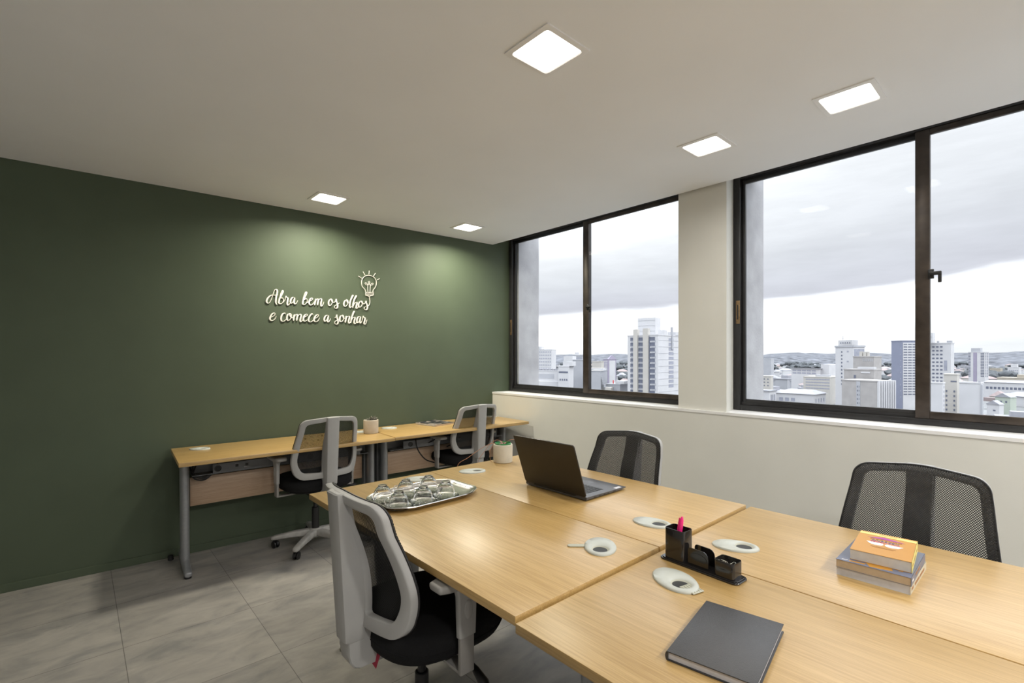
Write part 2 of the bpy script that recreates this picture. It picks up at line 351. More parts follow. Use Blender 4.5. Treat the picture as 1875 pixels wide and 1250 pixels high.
# rough concrete fins outside each window
bm=bm_new(); box(bm,.27,.567,3.785,4.4,-6,5.5); ww(struct('wall_fin_left',bm,'concrete'))
bm=bm_new(); box(bm,.27,.567,1.432,1.86,-6,5.5); ww(struct('wall_fin_middle',bm,'concrete'))
def window(name,y0,y1,ym,latch_y,left_plate):
    """y1 is the far (left in view) jamb; ym the centre of the meeting stiles"""
    w=thing(name,'','',(0,0,0)); ww(w); del w['label']; del w['category']; w['kind']='structure'
    X0,X1=.21,.268; z0,z1=ZS,2.64
    bm=bm_new()
    box(bm,X0,X1,y1-.045,y1,z0,z1,.003); box(bm,X0,X1,y0,y0+.045,z0,z1,.003)
    box(bm,X0,X1,y0+.045,y1-.045,z1-.045,z1,.003); box(bm,X0,X1,y0+.045,y1-.045,z0,z0+.035,.003)
    box(bm,X0+.026,X0+.029,y0+.045,y1-.045,z0+.035,z0+.055); box(bm,X0+.053,X0+.056,y0+.045,y1-.045,z0+.035,z0+.05)
    obj('window_frame',bm,'frame',w)
    def sash(n,xa,ya,yb,wa,wb,mat):
        s=bm_new(); xb=xa+.022; zb,zt=z0+.036,z1-.046
        box(s,xa,xb,yb-wb,yb,zb,zt,.003); box(s,xa,xb,ya,ya+wa,zb,zt,.003)
        box(s,xa,xb,ya+wa,yb-wb,zb,zb+.04,.003); box(s,xa,xb,ya+wa,yb-wb,zt-.03,zt,.003)
        o=obj('sash',s,mat,w)
        g=bm_new(); box(g,xa+.009,xa+.013,ya+wa-.004,yb-wb+.004,zb+.034,zt-.026); obj('pane',g,'pane',o,False)
        return o
    a=sash('sash',X0+.030,ym-.03,y1-.047,.06,.022,'frame')      # far sash
    b=sash('sash',X0+.004,y0+.047,ym+.03,.05,.062,'frame_worn') # near sash in the front track
    # recessed pull plate on the far jamb
    p=bm_new(); yq=y1-.032
    box(p,X0-.003,X0+.001,yq-.013,yq+.013,1.60,1.76,.001)
    box(p,X0-.0045,X0-.003,yq-.007,yq+.007,1.625,1.735,.0005)
    obj('pull_plate',p,'brass',w)
    q=bm_new(); box(q,X0-.0052,X0-.0044,yq-.004,yq+.004,1.63,1.73); obj('pull_slot',q,'black',w,False)
    # turn latch on the meeting stile
    l=bm_new(); box(l,X0-.012,X0+.006,latch_y-.012,latch_y+.012,1.79,1.84,.003); box(l,X0-.03,X0-.012,latch_y-.045,latch_y+.006,1.805,1.825,.004)
    box(l,X0-.026,X0-.014,latch_y-.045,latch_y-.03,1.765,1.82,.003)
    obj('latch',l,'black',w)
    return w
window('window_1',1.80,3.872,2.825,2.79,True)
window('window_2',-2.3,1.492,.478,.44,True)
# ------------------------------------------------------------ recessed ceiling lamps
bm=bm_new(); o_=rrect(.116,.116,.006,3); i_=rrect(.094,.094,.014,3)
loft(bm,[[(x,y,0) for x,y in o_],[(x,y,-.005) for x,y in o_],[(x*1.03,y*1.03,-.007) for x,y in i_],[(x,y,-.003) for x,y in i_]],False,False); rimme=None
LAB=['square panel lamp nearest the camera, hung in the middle of the ceiling top','square panel lamp in the ceiling nearest the right-hand window','square panel lamp between the near right lamp and the window pier',
 'square panel lamp close to the green wall, above the white lettering','square panel lamp in the corner of green wall and window wall']
base=None
for (x,y),lb in zip(LAMPS,LAB):
    if base is None:
        base=thing('ceiling_lamp',lb,'ceiling lamp',(x,y,ZC),0,'square panel lamps in the ceiling')
        obj('lamp_rim',bm,'white',base)
        d=bm_new(); slab(d,rrect(.0945,.0945,.014,3),-.0032,-.001); obj('diffuser',d,'diffuser',base)
    else: dup(base,(x,y,ZC),0,lb)
for x,y in HIDDEN_FILL: 
    q=dup(base,(x,y,ZC),0,'added fill lamp in the form of a ceiling panel, unseen behind the camera')
# ------------------------------------------------------------ lettering on the green wall
WORDS={
'Abra':[[(1.161,1.8499),(1.1378,1.8449),(1.1129,1.8422),(1.0936,1.8254),(1.0824,1.8054),(1.0813,1.788),(1.0901,1.7798),(1.1024,1.7876),(1.1147,1.8154),(1.1253,1.8509),(1.1342,1.8787),(1.1449,1.8912),(1.1539,1.8862),(1.1556,1.8688),(1.1485,1.8334),(1.1449,1.8021),(1.1467,1.7829),(1.1539,1.7725)],[(1.1646,1.7918),(1.1718,1.8273),(1.1808,1.8631),(1.1917,1.8854),(1.1961,1.8799),(1.1935,1.868),(1.1827,1.8437),(1.1718,1.8196),(1.1664,1.792),(1.1736,1.7827),(1.1845,1.7823),(1.1972,1.798),(1.199,1.8176),(1.1917,1.8288),(1.1827,1.8243)],[(1.1899,1.7877),(1.2026,1.8003),(1.2128,1.8206),(1.2165,1.8424),(1.2216,1.835),(1.2319,1.8298),(1.23,1.8081),(1.2275,1.7883),(1.2319,1.7748),(1.2411,1.7794),(1.2503,1.7977)],[(1.2801,1.8354),(1.2689,1.8385),(1.2577,1.8258),(1.2511,1.8056),(1.254,1.792),(1.2633,1.7927),(1.2726,1.8071),(1.2808,1.8295)],[(1.2823,1.8364),(1.2782,1.8115),(1.2801,1.7918),(1.2875,1.7876),(1.2969,1.7969),(1.3052,1.8174)]],
'bem':[[(1.3404,1.8039),(1.345,1.8322),(1.3518,1.8568),(1.3633,1.8858),(1.3702,1.8875),(1.371,1.8783),(1.3614,1.8535),(1.348,1.8244),(1.3423,1.794),(1.3518,1.7866),(1.3653,1.7935),(1.3749,1.8103),(1.3749,1.8304),(1.3653,1.8357),(1.3557,1.825)],[(1.3672,1.7969),(1.3787,1.8045),(1.3903,1.8133),(1.4097,1.8248),(1.4195,1.8377),(1.4136,1.8433),(1.4,1.8342),(1.3922,1.8115),(1.3942,1.7934),(1.4058,1.7861),(1.4214,1.7973),(1.4332,1.8184)],[(1.445,1.8395),(1.4391,1.8147),(1.4332,1.7879)],[(1.4363,1.8064),(1.4489,1.8337),(1.4588,1.8405),(1.4627,1.8286),(1.4588,1.8038),(1.4568,1.7894)],[(1.4588,1.8079),(1.4707,1.8353),(1.4826,1.8443),(1.4886,1.8345),(1.4846,1.8097),(1.4846,1.7871),(1.4926,1.7836),(1.5014,1.7985),(1.507,1.8194)]],
'os':[[(1.5655,1.8442),(1.5533,1.8392),(1.5451,1.8179),(1.5472,1.7974),(1.5574,1.7918),(1.5717,1.8073),(1.5778,1.8285),(1.5737,1.8427),(1.5655,1.8454),(1.5758,1.8242),(1.5902,1.8202),(1.6005,1.83),(1.6067,1.8492),(1.608,1.8347),(1.615,1.8143),(1.6192,1.7937),(1.615,1.7767),(1.6026,1.7718),(1.5922,1.7795),(1.5964,1.7923),(1.6171,1.804),(1.6358,1.8208)]],
'olhos':[[(1.6949,1.8472),(1.6822,1.8421),(1.6716,1.8181),(1.6737,1.7993),(1.6843,1.7937),(1.6992,1.8073),(1.7077,1.829),(1.7034,1.8457),(1.6949,1.8493),(1.7056,1.8268),(1.7184,1.8234)],[(1.7176,1.8191),(1.7335,1.8521),(1.7464,1.8786),(1.752,1.8897),(1.7464,1.8901),(1.7335,1.8606),(1.7227,1.8258),(1.7206,1.796),(1.727,1.7857),(1.7421,1.7994)],[(1.7464,1.8019),(1.7616,1.8498),(1.7746,1.8764),(1.7803,1.8876),(1.7755,1.8894),(1.7616,1.8584),(1.7507,1.8192),(1.7464,1.7848)],[(1.7494,1.7978),(1.7659,1.8266),(1.7812,1.8341),(1.7825,1.8213),(1.7768,1.7995),(1.7768,1.7845),(1.7856,1.7838),(1.7974,1.803)],[(1.823,1.8456),(1.8075,1.8402),(1.7974,1.8159),(1.8009,1.7967),(1.8119,1.7953),(1.8252,1.8091),(1.8318,1.8332),(1.8274,1.8459),(1.8208,1.8476),(1.8318,1.8289),(1.8452,1.8246),(1.8563,1.8349),(1.8622,1.8518),(1.863,1.8397),(1.872,1.8186),(1.8756,1.7971),(1.8698,1.7793),(1.8563,1.7751),(1.8461,1.7844),(1.8496,1.7976),(1.8698,1.8076)]],
'e':[[(1.1076,1.6724),(1.1253,1.681),(1.1396,1.6972),(1.136,1.7075),(1.1218,1.7021),(1.1087,1.6821),(1.1041,1.6626),(1.1112,1.6503),(1.1253,1.6509),(1.1413,1.6663),(1.1496,1.6861)]],
'comece':[[(1.2154,1.7012),(1.2117,1.7108),(1.1972,1.7061),(1.1863,1.688),(1.1827,1.6644),(1.1881,1.6491),(1.2008,1.6465),(1.2154,1.6581),(1.2264,1.6724)],[(1.2466,1.7068),(1.2337,1.7042),(1.2264,1.6861),(1.2256,1.6664),(1.2319,1.655),(1.2448,1.6595),(1.2559,1.6797),(1.2596,1.6996),(1.2522,1.7091),(1.2448,1.7075),(1.2522,1.6874),(1.2651,1.6762),(1.2733,1.6845)],[(1.2819,1.7048),(1.2763,1.6807),(1.2733,1.6549)],[(1.2756,1.6708),(1.2875,1.6991),(1.2988,1.7057),(1.3025,1.6939),(1.2988,1.6739),(1.2969,1.6559)],[(1.2988,1.6739),(1.312,1.7004),(1.3233,1.709),(1.3309,1.6994),(1.326,1.6752),(1.3233,1.6551),(1.3309,1.6494),(1.3442,1.666)],[(1.345,1.6801),(1.3633,1.691),(1.3787,1.7039),(1.3729,1.7116),(1.3576,1.7028),(1.348,1.6802),(1.3499,1.6603),(1.3614,1.6548),(1.3787,1.6676)],[(1.4214,1.7081),(1.4156,1.7179),(1.4,1.7029),(1.3884,1.6782),(1.3884,1.658),(1.4019,1.6505),(1.4175,1.6593),(1.4312,1.6741)],[(1.4312,1.6782),(1.4529,1.6894),(1.4647,1.7063),(1.4588,1.7133),(1.443,1.7031),(1.4312,1.6802),(1.4312,1.6619),(1.445,1.6544),(1.4627,1.6654),(1.4735,1.6884)]],
'a':[[(1.5411,1.7102),(1.5269,1.7095),(1.5148,1.6945),(1.51,1.6758),(1.5128,1.6627),(1.5229,1.6632),(1.535,1.681),(1.5431,1.7062)],[(1.5447,1.7096),(1.5391,1.6812),(1.537,1.6626),(1.5431,1.6558),(1.5533,1.6654),(1.5619,1.6873)]],
'sonhar':[[(1.5964,1.6923),(1.6088,1.7054),(1.6121,1.7202),(1.6121,1.7077),(1.6171,1.6849),(1.6233,1.6643),(1.6192,1.6453),(1.6067,1.6406),(1.5955,1.6485),(1.5984,1.6632),(1.6171,1.6745),(1.6358,1.6837)],[(1.661,1.7164),(1.6463,1.7115),(1.6371,1.6901),(1.6379,1.6691),(1.6484,1.6633),(1.6631,1.6745),(1.6707,1.6959),(1.6695,1.7127),(1.661,1.7177),(1.6707,1.6938),(1.6834,1.6902)],[(1.6928,1.7139),(1.6885,1.6883),(1.6822,1.6584)],[(1.6851,1.6776),(1.6992,1.7057),(1.7141,1.7128),(1.7184,1.7024),(1.712,1.6767),(1.712,1.6576),(1.7184,1.6536),(1.7304,1.6699)],[(1.727,1.6646),(1.7442,1.7122),(1.7572,1.7449),(1.7629,1.7538),(1.7572,1.7564),(1.7464,1.7294),(1.7356,1.6948),(1.7292,1.6583)],[(1.7322,1.6712),(1.7464,1.6995),(1.7616,1.7067),(1.7659,1.6962),(1.7594,1.6745),(1.7594,1.6553),(1.7681,1.6514),(1.7812,1.6669)],[(1.8097,1.7134),(1.7943,1.7105),(1.7834,1.6885),(1.7825,1.6691),(1.7899,1.6609),(1.8031,1.6765),(1.8132,1.7092)],[(1.815,1.7145),(1.8088,1.6854),(1.8088,1.6638),(1.8163,1.6599),(1.8283,1.6798)],[(1.8283,1.6819),(1.8341,1.7038),(1.8372,1.7204),(1.8407,1.7106),(1.8528,1.7047),(1.8519,1.683),(1.8452,1.6611),(1.8496,1.6504),(1.8608,1.6574),(1.872,1.6904)]],
}
BULB={
'globe':[[(1.8608,1.9263),(1.8541,1.9474),(1.8318,1.9714),(1.8239,2.0009),(1.8296,2.036),(1.8541,2.0644),(1.89,2.0746),(1.9263,2.0674),(1.9515,2.0436),(1.9561,2.0088),(1.947,1.9772),(1.9286,1.9537),(1.925,1.9315)]],
'filament':[[(1.881,1.9279),(1.8792,1.9582),(1.8774,1.9885),(1.8653,1.9896),(1.855,2.0016),(1.8608,2.0095),(1.872,2.001),(1.8801,1.9896),(1.8891,2.0004),(1.8833,2.0151),(1.89,2.0245),(1.8982,2.0165),(1.8923,2.002),(1.9027,1.9908),(1.9127,2.0083),(1.9241,2.0102),(1.9241,1.998),(1.9118,1.9916),(1.9027,1.9873),(1.9004,1.96),(1.8995,1.9294)]],
'cap':[[(1.8608,1.9254),(1.8945,1.9264),(1.9273,1.9308),(1.93,1.9144),(1.9241,1.903),(1.9036,1.8983),(1.8923,1.8896),(1.8788,1.8964),(1.8622,1.8982),(1.8595,1.911),(1.8608,1.9254)],[(1.8622,1.9177),(1.8945,1.9177),(1.9273,1.9229)],[(1.8613,1.909),(1.8945,1.909),(1.9282,1.9142)],[(1.8639,1.9014),(1.8945,1.902),(1.9245,1.9061)]],
'cord':[[(1.8743,1.8092),(1.8855,1.8129),(1.8959,1.8289),(1.8982,1.8552),(1.8945,1.8898)]],
'rays':[[(1.7965,2.0593),(1.8252,2.0429)],[(1.8363,2.1014),(1.8541,2.073)],[(1.8923,2.1162),(1.89,2.0842)],[(1.9479,2.1003),(1.9309,2.0731)],[(1.9862,2.0567),(1.9644,2.0435)]],
}

def ribbon(bm,pts,y,wfun,dep=.008):
    P=catmull([(p[0],0,p[1]) for p in pts],6) if len(pts)>2 else [Vector((pts[0][0],0,pts[0][1])),Vector((pts[1][0],0,pts[1][1]))]
    rings=[]
    for i,p in enumerate(P):
        t=(P[min(i+1,len(P)-1)]-P[max(i-1,0)]); t=t.normalized() if t.length>1e-6 else Vector((0,0,-1))
        n=Vector((-t.z,0,t.x)); w=wfun(t,i/(len(P)-1))
        a,b=p+n*w,p-n*w
        rings.append([(a.x,y,a.z),(a.x,y-dep,a.z),((a.x+b.x)/2,y-dep-.001,(a.z+b.z)/2),(b.x,y-dep,b.z),(b.x,y,b.z)])
    loft(bm,rings)
def wscript(t,f):
    d=max(0,-t.z)      # downstrokes are broad, upstrokes fine
    return (.0022+.0036*d**1.2)*(min(1,.55+4*min(f,1-f)))
q=thing('wall_lettering','white script lettering on the green wall with a line-drawn light bulb at its right end','wall lettering',(GO[0]+1.5*math.cos(GA),GO[1]+1.5*math.sin(GA),1.75),GA)
def inv(o): o.location=(-1.5,0,-1.75); return o
for wd_,strokes in WORDS.items():
    bm=bm_new(); 
    for k,s in enumerate(strokes): ribbon(bm,s,-.001-.0002*k,wscript)
    inv(obj('word',bm,'lettering',q,False))
lw=lambda t,f:.0023
bm=bm_new(); [ribbon(bm,s,-.001,lw) for s in BULB['globe']+BULB['cord']]; gl=inv(obj('light_bulb',bm,'lettering',q,False))
bm=bm_new(); [ribbon(bm,s,-.001,lambda t,f:.0018) for s in BULB['filament']]; obj('filament',bm,'lettering',gl,False)
bm=bm_new(); [ribbon(bm,s,-.001,lambda t,f:.0018) for s in BULB['cap']]; obj('bulb_cap',bm,'lettering',gl,False)
for s in BULB['rays']:
    bm=bm_new(); ribbon(bm,s,-.001,lambda t,f:.0023); obj('ray',bm,'lettering',gl,False)
# ------------------------------------------------------------ desks
def rbox_path(bm,path,hw,n=4,r=.004):
    """loft of rounded rectangles along a path in the YZ plane; path items (y,z,half_width,half_thick,angle)"""
    rings=[]
    for y,z,w,t,a in path:
        q=rrect(w,t,min(r,t*.9),n); c,s=math.cos(a),math.sin(a)
        rings.append([(p[0],y-p[1]*s,z+p[1]*c) for p in q])
    loft(bm,rings)
def desk(label,cx,cy,rz,Ln,Dp,zt,group,front_sockets=False,tilt=0,legs=(1,1)):
    t=thing('desk',label,'desk',(cx,cy,0),rz,group)
    if tilt: t.rotation_euler=(0,tilt,rz)
    bm=bm_new(); box(bm,-Ln/2,Ln/2,-Dp/2,Dp/2,zt-.025,zt,.0022,2)
    obj('tabletop',bm,'wood_x',t)
    for k,s in enumerate((-1,1)):
        if not legs[k]: continue
        x=s*(Ln/2-.056)
        bm=bm_new()
        loft(bm,[circ((x,.045,z),.0265,28,'z',.046) for z in (.05,zt-.03)])                 # oval front column
        box(bm,x-.015,x+.015,.150,.215,.05,zt-.03,.003)                                      # slotted back channel
        box(bm,x-.004,x+.004,.08,.16,.06,zt-.04)
        box(bm,x-.021,x+.021,-Dp/2+.10,Dp/2-.06,zt-.045,zt-.0255,.003)                       # bearer under the top
        obj('leg',bm,'steel',t)
        bm=bm_new(); yb=Dp/2-.03; yf=-Dp/2+.125
        prof=[(yb,.030,.016,.010),(yb-.01,.034,.020,.018),(.06,.042,.022,.029),(yf+.14,.040,.022,.026),(yf+.08,.036,.022,.021),(yf+.03,.033,.023,.018),(yf+.012,.031,.0215,.0165),(yf+.003,.030,.017,.014),(yf,.029,.011,.011)]
        rbox_path(bm,[(y,z,w,h,0) for y,z,w,h in prof],0,4,.012)
        ft=obj('foot',bm,'steel',t)
        bm=bm_new(); cyl(bm,(x,yf+.028),.019,0,.0125,20,bev=.002); obj('foot_glide',bm,'black',ft); bm=bm_new(); cyl(bm,(x,yb-.02),.014,0,.0185,16); obj('foot_glide',bm,'black',ft)
        for v in (ft.data.vertices): v.co.x+=x
    bm=bm_new(); box(bm,-Ln/2+.094,Ln/2-.094,.13,.148,.375,.565,.0015); obj('modesty_panel',bm,'panel_wood',t)
    bm=bm_new(); ya=.0
    box(bm,-Ln/2+.094,Ln/2-.094,ya+.09,ya+.10,.60,.70); box(bm,-Ln/2+.094,Ln/2-.094,ya,ya+.10,.598,.602)
    box(bm,-Ln/2+.21,Ln/2-.16,ya-.002,ya+.002,.60,.662,.0008)
    tr=obj('cable_tray',bm,'steel_dark',t)
    if front_sockets:
        xs=front_sockets
        for x in xs[:2]:
            bm=bm_new(); lathe(bm,[(.0,0),(.019,0),(.021,.001),(.021,.004),(.017,.005),(.016,.002),(.001,.002)],n=24,cap0=False,cap1=False)
            for v in bm.verts: v.co=Vector((x+v.co.x,ya-.002-v.co.z,.632+v.co.y))
            obj('socket',bm,'black',tr)
        for x in xs[2:]:
            bm=bm_new(); box(bm,x-.009,x+.009,ya-.0035,ya-.0015,.628,.645); obj('data_port',bm,'black',tr,False)
            bm=bm_new(); box(bm,x-.017,x+.017,ya-.0045,ya-.0015,.617,.625,.0008) if x==xs[-1] else box(bm,x-.012,x+.012,ya-.003,ya-.0018,.6475,.6495); obj('port_cover',bm,'steel',tr)
    return t
def grommet(dk,wx,wy,z,ang,a=.074,b=.051,side=1,flap=None,lab=None):
    """oval cable cover with an off-centre round opening, at world wx,wy; ang = direction of the opening end"""
    g_=Matrix.Rotation(-dk.rotation_euler.z,3,'Z')@Vector((wx-dk.location.x,wy-dk.location.y,0))
    lo=(g_.x,g_.y,z); lr=(0,0,R(ang)-dk.rotation_euler.z)
    n=48; bm=bm_new(); hr=.030; hc=a*.36
    def el(k,z_): return [(a*k*math.cos(2*PI*i/n),b*k*math.sin(2*PI*i/n),z_) for i in range(n)]
    def ho(r,z_): 
        o=[]
        for i in range(n):
            th=math.atan2(b*math.sin(2*PI*i/n),a*math.cos(2*PI*i/n)-hc); o.append((hc+r*math.cos(th),r*math.sin(th)*.95,z_))
        return o
    mid=[tuple((Vector(p)*.5+Vector(q)*.5)[:2])+(.0088,) for p,q in zip(el(.96,0),ho(hr,0))]
    loft(bm,[el(1,0),el(1.0,.003),el(.965,.0062),mid,ho(hr+.002,.0075),ho(hr-.001,.0045)],False,False)
    c=obj('cable_grommet',bm,'grommet',dk,loc=lo,rot=lr,angle=50)
    bm=bm_new(); loft(bm,[ho(hr-.001,.0046),ho(hr-.0055,.0016)],False,False); obj('grommet_rim',bm,'grommet_tan',c)
    bm=bm_new(); slab(bm,[(hc+(hr-.0045)*math.cos(2*PI*i/32),(hr-.0045)*.95*math.sin(2*PI*i/32)) for i in range(32)],.0004,.0018); obj('opening_shade',bm,'hole_shade',c)  # desk is uncut; a dark disc gives the shade inside the opening
    if flap=='ribbed':
        bm=bm_new(); box(bm,hc+.006,hc+.056,-.021,.021,.0016,.0035,.001)
        for k in range(5): box(bm,hc+.012,hc+.052,-.018+k*.009-.0015,-.018+k*.009+.0015,.0035,.0048,.0005)
        f=obj('flap',bm,'grommet_tan',c); f.rotation_euler=(0,0,R(14)); 
    if flap=='tab':
        bm=bm_new(); slab(bm,rrect(.030,.010,.008,5),.0004,.004,.001)
        f=obj('flap',bm,'grommet_tan',c); f.location=(.005,-.078,0); f.rotation_euler=(0,0,R(99))
    return c
def wpt(s,v): return (GO[0]+s*math.cos(GA)-v*math.sin(GA), GO[1]+s*math.sin(GA)+v*math.cos(GA))
WG='pair of oak desks along the green wall'; MG='block of four oak desks pushed together'
p=wpt((.486+1.855)/2,-.310); DA=desk('oak desk against the green wall, the left one of the pair',p[0],p[1],GA,1.369,.592,.749,WG,(-.447,.145,-.335,-.275),R(-.30))
p=wpt((1.858+3.205)/2,-.310); DB=desk('oak desk against the green wall reaching into the window corner, holding a magazine',p[0],p[1],GA,1.347,.592,.760,WG,(-.40,.35,.02,.09),R(-.35))
YM0,YM1=.881,2.297
D1=desk('oak desk carrying the silver tray of glasses, with the grey chair drawn up to it',(.800+1.449)/2,(YM0+YM1)/2,R(-90),1.416,.649,.742,MG)
D2=desk('oak desk carrying the open laptop and a pale pot',(1.452+2.136)/2,(YM0+YM1)/2,R(90),1.416,.684,.742,MG)
D3=desk('oak desk carrying the closed black notebook and the black pen organizer',(.792+1.477)/2,.872-.708,R(-90),1.416,.685,.732,MG)
D4=desk('oak desk carrying the stack of three books',(1.481+2.160)/2,.872-.708,R(90),1.416,.679,.732,MG)
grommet(D1,1.30,1.010,.742,217.5,.076,.053,flap='tab')
grommet(D1,1.315,2.185,.742,-30)
grommet(D2,1.632,1.022,.742,-80)
grommet(D2,1.625,2.140,.742,-27)
grommet(D4,1.665,.722,.732,-61)
grommet(D3,1.283,.728,.732,-118,.080,.056,flap='ribbed')
grommet(DA,.628,3.868,.749,-41,.066,.045); grommet(DA,1.745,3.80,.749,-35,.066,.045)
grommet(DB,2.005,3.812,.760,-41,.066,.045); grommet(DB,3.13,3.795,.760,-41,.062,.042)
# loose cables below the wall desks
bm=bm_new()
for k in range(3): tube(bm,catmull([(-.60+.02*k,.08,.66),(-.585,.03,.615-.012*k),(-.53,.01,.585-.01*k),(-.475,.02,.60),(-.44,.05,.635+.01*k)],6),.005)
obj('cable',bm,'cable',DA)
bm=bm_new(); tube(bm,catmull([(-.33,.03,.70),(-.36,-.03,.64),(-.345,-.05,.57),(-.27,-.03,.49),(-.16,.02,.44)],7),.0055); obj('cable',bm,'cable',DB)
bm=bm_new(); tube(bm,catmull([(-.12,.0,.70),(-.17,-.02,.655),(-.24,-.03,.63)],7),.005); obj('cable',bm,'cable',DB); bm=bm_new(); tube(bm,catmull([(.05,-.01,.64),(.02,-.03,.60),(-.05,-.01,.57)],7),.005); obj('cable',bm,'cable',DB)
# small black rubber glide on the floor by the wall
bm=bm_new(); cyl(bm,(0,0),.017,0,.034,20,.0155,bev=.003)
o=obj('rubber_foot',bm,'black',loc=(.475,3.985,0)); tag(o,'small black rubber foot on the floor by the green wall','rubber foot')
# ------------------------------------------------------------ office chair
ZB,ZT=.535,.962
def warp(a,z):
    h=(z-ZB)/(ZT-ZB)
    return -.212-.070*max(h,0)**1.2+.020*math.sin(PI*min(max(h,0)/.75,1))-.02*max(0,-h)+.050*(a/.22)**2
def fillet(V,step=.012):
    o=[]; n=len(V)
    for i in range(n):
        x,z,r=V[i]; p=Vector((x,z)); a=Vector(V[i-1][:2]); b=Vector(V[(i+1)%n][:2])
        u=(a-p).normalized(); v=(b-p).normalized(); ang=u.angle(v); d=min(r/math.tan(ang/2),.48*(a-p).length,.48*(b-p).length); rr=d*math.tan(ang/2)
        bis=(u+v).normalized(); c=p+bis*(rr/math.sin(ang/2)); s=p+u*d-c; e=p+v*d-c
        tot=s.angle(e); sg=1 if s.x*e.y-s.y*e.x>0 else -1
        k=max(3,int(rr*tot/.008))
        for j in range(k+1):
            q=Matrix.Rotation(sg*tot*j/k,2)@s; o.append(c+q)
    res=[]
    for i,p in enumerate(o):
        q=o[(i+1)%len(o)]; L_=(q-p).length; m=max(1,int(L_/step))
        for j in range(m): res.append(p.lerp(q,j/m))
    return [p for i,p in enumerate(res) if (p-res[i-1]).length>1e-4]
OUT=[(0,ZT,.5),(-.198,ZT-.018,.052),(-.238,ZB+.115,.25),(-.208,ZB-.004,.075),(.208,ZB-.004,.075),(.238,ZB+.115,.25),(.198,ZT-.018,.052)]
INN=[(.040,ZT-.034),(.168,ZT-.049),(.203,ZB+.115),(.170,ZB+.042),(.044,ZB+.036)]
def make_chair(label):
    t=thing('office_chair',label,'office chair',(0,0,0),0,'grey office chairs with black netting')
    # back frame: one plate with two openings
    bm=bm_new(); es=[]
    def loop(P):
        vs=[bm.verts.new((p.x,0,p.y)) for p in P]; return [bm.edges.new((vs[i],vs[(i+1)%len(vs)])) for i in range(len(vs))]
    o_=fillet(OUT); es+=loop(o_)
    hr=fillet([(x,z,r) for (x,z),r in zip(INN,(.006,.03,.3,.045,.012))]); es+=loop(hr)
    es+=loop([Vector((-p.x,p.y)) for p in reversed(hr)])
    bmesh.ops.triangle_fill(bm,edges=es,use_beauty=True,use_dissolve=False)
    for v in bm.verts: v.co.y=warp(v.co.x,v.co.z)
    r=bmesh.ops.extrude_face_region(bm,geom=list(bm.faces))
    for v in [g for g in r['geom'] if isinstance(g,bmesh.types.BMVert)]: v.co.y-=.026
    bmesh.ops.recalc_face_normals(bm,faces=bm.faces)
    sh=[e for e in bm.edges if len(e.link_faces)==2 and e.calc_face_angle(0)>R(55)]
    bmesh.ops.bevel(bm,geom=sh,offset=.0045,segments=2,profile=.5,affect='EDGES',clamp_overlap=True)
    obj('back_frame',bm,'plastic',t,angle=40)
    # netting, stretched in front of the frame
    bm=bm_new(); uvl=bm.loops.layers.uv.new('UVMap')
    c=Vector((0,(ZB+ZT)/2+.0)); rings=[]
    K=9; Pn=o_
    uvd={}
    for off in (0,.0017):
        cen=bm.verts.new((0,warp(0,c.y)+.026+off,c.y)); prev=None
        uvd[cen]=(0,c.y)
        for k in range(1,K+2):
            f=min(k/K,1)*.985; ring=[]
            for p in Pn:
                q=c+(p-c)*f; y=warp(q.x,q.y)+.006+off+.020*(1-f**4)
                if k==K+1: y-=.016
                v=bm.verts.new((q.x,y,q.y)); uvd[v]=(q.x,q.y); ring.append(v)
            n=len(ring)
            for i in range(n):
                j=(i+1)%n
                if prev is None: bm.faces.new((cen,ring[i],ring[j]))
                else: bm.faces.new((prev[i],ring[i],ring[j],prev[j]))
            prev=ring
    for f in bm.faces:
        for l in f.loops: l[uvl].uv=uvd[l.vert]
    net=obj('netting',bm,'net',t,angle=80)
    bm=bm_new()
    tube(bm,[(c.x+(p.x-c.x)*.992,warp(p.x,p.y)+.001,c.y+(p.y-c.y)*.992) for p in o_+[o_[0]]],.0035,6); obj('net_edging',bm,'black',net)
    # spine: front follows the frame, rear face is one straight leaning line
    bm=bm_new(); rg=[]
    for h,hw in ((1.0,.043),(.985,.0445),(.90,.0440),(.7,.0430),(.45,.0420),(.2,.0410),(.0,.0400),(-.09,.0390),(-.105,.0365)):
        z=ZB+h*(ZT-ZB)-(.003 if h==1 else 0); y=warp(0,z)-.018; yb=-.296-.026*h+(.006 if h in (1.0,-.105) else 0)
        rg.append([(-hw,y,z),(-hw,yb+.012,z),(-hw+.004,yb+.004,z),(-hw+.014,yb,z),(hw-.014,yb,z),(hw-.004,yb+.004,z),(hw,yb+.012,z),(hw,y,z)])
    loft(bm,rg); obj('spine',bm,'plastic',t,angle=30)
    bm=bm_new(); pr=[(-.284,.56),(-.280,.45),(-.274,.425),(-.262,.408),(-.245,.400),(-.10,.396),(-.07,.400),(-.06,.425),(-.12,.440),(-.165,.462),(-.19,.50),(-.205,.56)]
    loft(bm,[[(x,y+(.004 if abs(x)>.031 and y<-.2 else 0),z+(.003 if abs(x)>.031 and z<.43 else 0)) for y,z in pr] for x in (-.035,-.030,.030,.035)]); obj('back_bracket',bm,'plastic',t,angle=40)
    # seat
    def se(k,z,nn=3.0,n=56,fx=.243,fy=.232):
        o=[]
        for i in range(n):
            a=2*PI*i/n; ca,sa=math.cos(a),math.sin(a)
            o.append((k*fx*math.copysign(abs(ca)**(2/nn),ca),.022+k*fy*math.copysign(abs(sa)**(2/nn),sa),z+(.010*abs(sa)**2 if sa<0 else -.008*sa*sa)*k*k*(1 if z>.46 else 0)))
        return o
